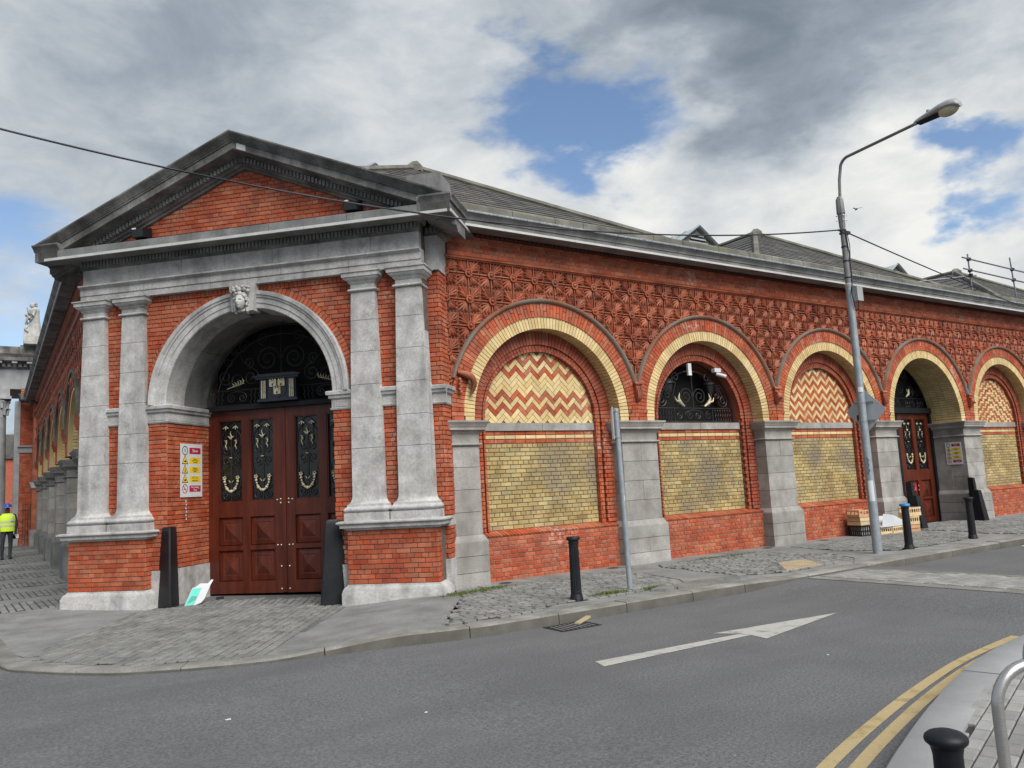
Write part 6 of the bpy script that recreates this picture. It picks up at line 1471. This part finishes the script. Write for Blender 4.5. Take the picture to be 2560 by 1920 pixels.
# ================================================================== crates and litter
def slat_crate(loc, rz, L, W_, H, label, mat='pine', holes=False, group='empty produce crates by the side door'):
    t = thing('wooden_crate' if mat == 'pine' else 'cardboard_box', label, 'crate' if mat == 'pine' else 'box', (0, 0, 0), group); th_ = .012
    part('floor', mat, t, lambda m: m.box(WF, -L/2+th_, L/2-th_, -W_/2+th_, W_/2-th_, .0, .012))
    for sx in (-1, 1):
        for sy in (-1, 1): part('corner_post', mat, t, lambda m: m.box(WF, *sorted((sx*(L/2-.012), sx*(L/2-.042))), *sorted((sy*(W_/2-.012), sy*(W_/2-.042))), 0, H-.004))
    ns = 2 if not holes else 1
    for k_ in range(ns):
        z0 = H*(k_+.06)/ns; z1 = H*(k_+.92)/ns
        for sgn in (-1, 1):
            if holes:
                def f(m):
                    d0, d1 = sorted((sgn*W_/2, sgn*(W_/2-th_))); m.box(WF, -L/2, L/2, d0, d1, 0, H*.4); m.box(WF, -L/2, L/2, d0, d1, H*.8, H)
                    for q in range(6): x = -L/2+L*(q+.0)/5.6; m.box(WF, x, x+L*.06, d0, d1, H*.4, H*.8)
                part('side', mat, t, f)
                def f2(m):
                    d0, d1 = sorted((sgn*L/2, sgn*(L/2-th_))); m.box(WF, d0, d1, -W_/2+th_, W_/2-th_, 0, H*.4); m.box(WF, d0, d1, -W_/2+th_, W_/2-th_, H*.8, H)
                    for q in range(4): x = -W_/2+th_+(W_-2*th_)*(q)/3.25; m.box(WF, d0, d1, x, x+W_*.07, H*.4, H*.8)
                part('end', mat, t, f2)
            else:
                part('slat', mat, t, lambda m: m.box(WF, -L/2, L/2, *sorted((sgn*W_/2, sgn*(W_/2-th_))), z0, z1)); part('slat', mat, t, lambda m: m.box(WF, *sorted((sgn*L/2, sgn*(L/2-th_))), -W_/2+th_, W_/2-th_, z0, z1))
    t.location = loc; t.rotation_euler.z = rz; return t
RZ = math.radians(4)
bc = thing('plastic_crate', 'black plastic crate of grey goods at the bottom of the crate stack', 'crate', (0, 0, 0))
def ribs(m):
    L, W_, H = .60, .40, .26
    for z0, z1 in ((0, .035), (.12, .14), (.235, .26)):
        for sy in (-1, 1): m.box(WF, -L/2, L/2, *sorted((sy*W_/2, sy*(W_/2-.02))), z0, z1)
        for sx in (-1, 1): m.box(WF, *sorted((sx*L/2, sx*(L/2-.02))), -W_/2, W_/2, z0, z1)
    for q in range(9):
        x = -L/2+q*(L-.02)/8
        for sy in (-1, 1): m.box(WF, x, x+.02, *sorted((sy*W_/2, sy*(W_/2-.02))), 0, H)
    for q in range(7):
        y = -W_/2+q*(W_-.02)/6
        for sx in (-1, 1): m.box(WF, *sorted((sx*L/2, sx*(L/2-.02))), y, y+.02, 0, H)
part('frame', 'black_plastic', bc, ribs); part('contents', 'grey_goods', bc, lambda m: m.box(WF, -.27, .27, -.17, .17, .012, .22))
bc.location = (18.03, 11.92, .014); bc.rotation_euler.z = RZ-.25
slat_crate((18.03, 11.92, .276), RZ-.25, .60, .42, .20, 'pale slatted wooden crate resting on the black plastic crate')
part('liner', 'card', bpy.data.objects['wooden_crate'], lambda m: m.box(WF, -.26, .26, -.17, .17, .02, .16))
slat_crate((18.0, 11.93, .478), RZ-.22, .58, .40, .17, 'brown open cardboard tray on top of the crate stack', 'card', True)
slat_crate((18.56, 11.78, .014), RZ-.25, .40, .30, .17, 'small pierced wooden crate under the white foam sheet', 'pine', True)
slat_crate((18.93, 11.70, .014), RZ-.22, .38, .30, .17, 'small pierced wooden crate beside the printed cardboard box', 'pine', True)
slat_crate((19.30, 11.50, .014), RZ-.3, .40, .30, .18, 'printed brown cardboard box at the foot of the pierced crates', 'card')
slat_crate((19.31, 11.50, .20), RZ-.28, .40, .30, .21, 'pierced wooden crate in the middle of the stack by the side door', 'pine', True)
slat_crate((19.38, 11.50, .414), RZ-.2, .44, .32, .21, 'pierced wooden crate topping the stack by the side door', 'pine', True)
fo = thing('foam_sheet', 'curved white foam sheet slumped over the small crates', 'packaging', (18.75, 11.78, .19))
def foam(m):
    v = []; nx, ny = 14, 6
    for i in range(nx+1):
        for j in range(ny+1):
            s, t_ = i/nx, j/ny; x = 18.30+s*.86; z = .2+.33*math.sin(PI*(.28+.72*(1-s)))*(.65+.35*t_)*(1-.35*s)+.012*math.sin(s*9+t_*5); v.append((x, 11.62+t_*.34-.1*s, max(z, .195)))
    W_ = ny+1; n0 = len(v); v += [(x, y, z-.02) for x, y, z in v]
    f = [(i*W_+j, i*W_+j+1, (i+1)*W_+j+1, (i+1)*W_+j) for i in range(nx) for j in range(ny)]; f += [tuple(n0+q for q in p) for p in f]
    f += [(i*W_, (i+1)*W_, n0+(i+1)*W_, n0+i*W_) for i in range(nx)]+[(i*W_+ny, (i+1)*W_+ny, n0+(i+1)*W_+ny, n0+i*W_+ny) for i in range(nx)]
    m.add(v, f); m.add([(18.32, 11.61, .195), (19.12, 11.52, .195), (19.05, 11.515, .34), (18.75, 11.55, .47), (18.4, 11.6, .52)], [(0, 1, 2, 3, 4)])
part('sheet', 'white_foam', fo, foam, 50)
# paper bag by the entrance
pb = thing('paper_bag', 'crumpled white and teal paper bag leaning by the corner guard', 'bag', PF.p(-1.16, -.1, -.07))
BF = Fr((PF.o[0]*K+0, PF.o[1]*K), (S2, -S2)); bo = PF.p(-1.30, -.12, -.06); BF = Fr((bo[0], bo[1]), (.97, -.24)); bz = hp(bo[0], bo[1])
lean = lambda x, z, d: BF.p(x*.9+z*.36, d-z*.30, bz+.012+z*.82-x*.0+x*.06)
def bag(m):
    P = [(0, .0), (.17, -.02), (.30, .03), (.33, .10), (.33, .38), (.345, .47), (.30, .48), (.27, .41), (.12, .43), (.05, .37), (0, .36)]
    f_ = [lean(x, z, .05+.012*math.sin(x*25+z*17)) for x, z in P]; b_ = [lean(x*.98, z*.97, -.03) for x, z in P]; n = len(P)
    m.add(f_+b_, [tuple(range(n)), tuple(range(n, 2*n))]+[(i, (i+1) % n, n+(i+1) % n, n+i) for i in range(n)])
part('paper', 'white_foam', pb, bag)
part('teal_panel', 'teal_print', pb, lambda m: m.add([lean(x, z, .066) for x, z in ((.012, .012), (.16, -.005), (.18, .34), (.012, .345))], [(0, 1, 2, 3)])); part('printed_patch', 'dark_teal', pb, lambda m: m.add([lean(x, z, .068) for x, z in ((.03, .05), (.165, .1), (.165, .17), (.06, .2))], [(0, 1, 2, 3)]))
def litter(name, label, cat, mat, pts, z, th_=.006):
    cx = sum(p[0] for p in pts)/len(pts); cy = sum(p[1] for p in pts)/len(pts)
    m = MB().pavepoly(pts, lambda x, y: z+.012*abs(math.sin(9*(x-cx)+5*(y-cy)))+th_, th_); o = m.build(name, mat, None, 30); return tag(o, label, cat)
litter('litter', 'dark scrap of litter on the setts behind the paper bag', 'litter', 'black_plastic', [PF.p(-.98, -.55, 0)[:2], PF.p(-.86, -.62, 0)[:2], PF.p(-.80, -.52, 0)[:2], PF.p(-.92, -.46, 0)[:2]], hp(*PF.p(-.9, -.55, 0)[:2])+.02, .03)
litter('litter', 'white paper scrap on the asphalt close to the third bollard', 'litter', 'white_foam', [(17.85, 8.15), (18.1, 8.2), (18.05, 8.3), (17.85, 8.27)], -.118)
litter('litter', 'cream paper scrap lying on the open carriageway', 'litter', 'white_foam', [(1.70, 7.25), (1.745, 7.24), (1.75, 7.27), (1.705, 7.28)], hr(1.7, 7.25), .004)
for i, (x, y, lb) in enumerate(((6.9, 5.1, 'tiny white paper fleck on the asphalt beside the arrow stem'), (3.05, 6.2, 'tiny white paper fleck on the asphalt before the dropped kerb'))): litter('litter', lb, 'litter', 'white_foam', [(x, y), (x+.035, y+.005), (x+.03, y+.03)], hr(x, y), .004)
wd_ = thing('wood_offcut', 'broken timber offcut resting on the gutter grate', 'wood', (6.42, 8.38, -.1))
part('plank', 'old_wood', wd_, lambda m: m.add([(6.28, 8.36, -.108), (6.32, 8.31, -.108), (6.56, 8.37, -.06), (6.53, 8.43, -.06), (6.28, 8.36, -.086), (6.32, 8.31, -.086), (6.56, 8.37, -.036), (6.53, 8.43, -.036)], [(0, 1, 2, 3), (4, 5, 6, 7), (0, 1, 5, 4), (1, 2, 6, 5), (2, 3, 7, 6), (3, 0, 4, 7)]))
gt_ = thing('gutter_grate', 'cast iron gutter grate set against the kerb', 'drain', (6.2, 8.3, -.12))
part('frame', 'iron', gt_, lambda m: (m.box(WF, 5.9, 6.52, -8.13, -8.10, -.13, -.112), m.box(WF, 5.9, 6.52, -8.53, -8.50, -.13, -.112), m.box(WF, 5.9, 5.93, -8.5, -8.13, -.13, -.112), m.box(WF, 6.49, 6.52, -8.5, -8.13, -.13, -.112)))
part('pit', 'interior_dark', gt_, lambda m: m.box(WF, 5.93, 6.49, -8.5, -8.13, -.2, -.1165))
for q in range(8): part('bar', 'lamp_grey', gt_, lambda m: m.add([(5.945+q*.068, 8.14, -.113), (5.975+q*.068, 8.14, -.113), (6.005+q*.068, 8.49, -.113), (5.975+q*.068, 8.49, -.113)], [(0, 1, 2, 3)]))
for (x, y, lb) in ((7.513, 11.9, 'round iron cover in the flags before the zigzag bay'), (10.02, 12.0, 'round iron cover in the flags beside the second granite pier'), (16.55, 12.0, 'round iron cover in the flags beside the crate stack'), (14.46, 11.95, 'round iron cover in the flags under the lunette bay')):
    cv = thing('access_cover', lb, 'cover', (x, y, .015), 'small round iron covers in the footpath'); part('rim', 'lamp_grey', cv, lambda m: m.lathe((x, y, .012), [(.13, 0), (.13, .008), (.105, .009)], 24)); part('lid', 'iron', cv, lambda m: m.lathe((x, y, .014), [(.10, 0), (.10, .009), (.02, .010)], 20))
# weeds
def tuft(name, label, cx, cy, lx, ly, n, seed, hmax=.05):
    rr = random.Random(seed); m = MB()
    for i in range(n):
        x = cx+rr.gauss(0, lx); y = cy+rr.gauss(0, ly); z = hp(x, y)+.012; t = rr.uniform(0, 2*PI); h = rr.uniform(.3, 1)*hmax; b = h*rr.uniform(.3, .9); w = .004
        dx, dy = math.cos(t), math.sin(t)
        m.add([(x-dy*w, y+dx*w, z), (x+dy*w, y-dx*w, z), (x+dx*b*.5+dy*w*.6, y+dy*b*.5-dx*w*.6, z+h*.7), (x+dx*b*.5-dy*w*.6, y+dy*b*.5+dx*w*.6, z+h*.7), (x+dx*b, y+dy*b, z+h)], [(0, 1, 2, 3), (3, 2, 4)])
    o = m.build(name, 'grass', None); o['kind'] = 'stuff'; o['label'] = label; o['category'] = 'grass'; return o
tuft('grass', 'low green weeds at the foot of the corner pier', 6.55, 11.35, .28, .09, 1400, 1); tuft('grass', 'low green weeds at the foot of the first granite pier', 7.05, 11.5, .16, .07, 600, 2)
tuft('grass', 'green weeds between the fluted bollard and the sign pole', 7.75, 9.38, .16, .06, 900, 3, .06); tuft('grass', 'green weeds between the sign pole and the broken slab', 8.5, 9.3, .12, .05, 500, 4); tuft('grass', 'sparse weeds along the flags under the lunette bay', 12.6, 11.6, .7, .07, 700, 5, .035)
# scaffold rail on the roof
sc_ = thing('scaffold_rail', 'steel scaffold guard rail standing on the far end of the roof edge', 'scaffold', (27, 12.3, 6.8))
YS = 12.3; q_ = YS/12.6; zq = lambda z: 1.7+(z-1.7)*q_
for x0, z0, x1, z1 in ((26.22, 6.9, 26.20, 8.33), (29.15, 6.9, 29.02, 8.54)): part('standard', 'scaffold', sc_, lambda m: m.tube([(x0*q_, YS, zq(z0)-.12), (x1*q_, YS, zq(z1))], .024, 8))
for z0, z1 in ((8.156, 8.10), (7.79, 7.727)): part('ledger', 'scaffold', sc_, lambda m: m.tube([(25.74*q_, YS-.05, zq(z0)), (31.5*q_, YS-.05, zq(z1-.03))], .024, 8))
part('transom_tube', 'scaffold', sc_, lambda m: (m.tube([(26.4*q_, YS-.1, zq(7.62)), (25.3*q_, YS+1.2, zq(7.62))], .024, 8), m.tube([(25.3*q_, YS+1.2, zq(7.62)), (25.3*q_, YS+1.2, zq(7.0))], .024, 8)))
for x, zz in ((26.2, (8.15, 7.78, 7.62)), (29.05, (8.12, 7.75))): part('coupler', 'iron', sc_, lambda m: [m.box(WF, x*q_-.045, x*q_+.045, -YS-.03, -YS+.075, zq(z)-.045, zq(z)+.045) for z in zz], kind='stuff')
# gull
gp_ = CAMP+pray(2141, 523)*30
gl = thing('gull', 'small dark gull gliding beside the street lamp against the clouds', 'bird', tuple(gp_))
def gull(m):
    c = Vector(gp_); r_ = Vector(CR); u = Vector((0, 0, 1)); f = r_.cross(u)
    m.tube([c-f*.12, c, c+f*.1], [.01, .035, .012], 6)
    for sg in (-1, 1): a = c+r_*sg*.02; b = c+r_*sg*.12+u*.05; d = c+r_*sg*.27+u*(.07 if sg > 0 else -.04); m.add([a-f*.03, a+f*.05, b+f*.045, b-f*.03, d], [(0, 1, 2, 3), (3, 2, 4)])
part('body', 'gull', gl, gull)
# ================================================================== person in hi-vis walking away up the side street
pe = thing('person', 'person in yellow hi-vis vest and blue helmet walking away up the side street', 'person', (.43, 31.1, hp(.43, 31.1)))
def skin_body(name, verts, edges, rad, mat, parent, root=0, sub=2):
    me = bpy.data.meshes.new(name); me.from_pydata(verts, edges, []); o = link(name, me, parent)
    sk = o.modifiers.new('skin', 'SKIN'); sk.use_smooth_shade = True
    for i, r_ in enumerate(rad):
        me.skin_vertices[0].data[i].radius = (r_, r_) if isinstance(r_, float) else r_; me.skin_vertices[0].data[i].use_root = i == root
    ss = o.modifiers.new('sub', 'SUBSURF'); ss.levels = sub; ss.render_levels = sub; me.materials.append(MATS[mat]); return o
zp = hp(.43, 31.1); px_, py_ = .43, 31.1
B = lambda x, y, z: (px_+x, py_+y, zp+z)
vs = [B(0, 0, .96), B(0, .01, 1.15), B(0, .01, 1.36), B(0, .02, 1.50), B(0, .03, 1.58), B(0, .03, 1.70),
      B(-.10, 0, .92), B(-.12, -.04, .50), B(-.12, .02, .09), B(-.13, -.1, .04), B(.10, 0, .92), B(.11, .10, .50), B(.10, .05, .09), B(.10, -.06, .05),
      B(-.20, .01, 1.42), B(-.25, .0, 1.15), B(-.22, -.10, .92), B(.20, .01, 1.42), B(.26, .02, 1.15), B(.24, .05, .90), B(.25, .06, .80), B(-.22, -.14, .83)]
es = [(0, 1), (1, 2), (2, 3), (3, 4), (4, 5), (0, 6), (6, 7), (7, 8), (8, 9), (0, 10), (10, 11), (11, 12), (12, 13), (2, 14), (14, 15), (15, 16), (2, 17), (17, 18), (18, 19), (19, 20), (16, 21)]
rd = [(.15, .11), (.16, .11), (.17, .11), .055, .075, .085, .095, .068, .05, .04, .095, .068, .05, .04, .07, .052, .04, .07, .052, .04, .038, .038]
skin_body('body', vs, es, rd, 'trousers', pe)
vest = part('hivis_vest', 'hivis', pe, lambda m: [m.add([B(w*math.cos(t), .01+dp*math.sin(t), z) for z, w, dp in ((.92, .225, .165), (1.1, .23, .17), (1.28, .24, .17), (1.42, .23, .155), (1.50, .13, .10)) for t in lin(0, 2*PI, 23)[:-1]], [(i*23+j, i*23+(j+1) % 23, i*23+23+(j+1) % 23, i*23+23+j) for i in range(4) for j in range(23)])], 60)
for z in (1.08, 1.20): part('reflective_band', 'reflective', vest, lambda m: m.add([B(.236*math.cos(t), .01+.176*math.sin(t), zz) for zz in (z, z+.05) for t in lin(0, 2*PI, 23)[:-1]], [(j, (j+1) % 23, 23+(j+1) % 23, 23+j) for j in range(23)]), 60)
part('reflective_band', 'reflective', vest, lambda m: m.add([B(.10+q, -.155-.02*(z < 1.4), z) for z in (1.25, 1.36, 1.46) for q in (0, .05)], [(0, 1, 3, 2), (2, 3, 5, 4)]))
part('helmet', 'helmet_blue', pe, lambda m: (m.lathe(B(0, .03, 1.70), [(.145, .0), (.14, .012), (.118, .015), (.112, .06), (.09, .10), (.05, .125), (.01, .13)], 20), m.ball(B(0, .16, 1.705), .06, 8, 5, (1.4, 1, .15))), 60)
for sg, y, z in ((-1, -.06, .0), (1, .0, .0)): part('boot', 'black_plastic', pe, lambda m: m.ball(B(sg*.115, y+.05, .05), .07, 10, 6, (.75, 1.9, .75)), 60)
part('hand', 'skin', pe, lambda m: (m.ball(B(.25, .06, .79), .042, 8, 6, (.7, 1, 1.4)), [m.tube([B(.245+.004*q, .03+q*.018, .77), B(.25+.004*q, .03+q*.02, .70+.008*abs(q-1.5))], [.011, .008], 5) for q in range(4)], m.tube([B(.235, .09, .80), B(.215, .12, .76)], [.012, .009], 5)), 60)
part('paper_held', 'sign_white', pe, lambda m: m.box(Fr((0, 0), (1, 0)), px_+.25, px_+.33, -(py_+.05), -(py_+.045), zp+.68, zp+.80))
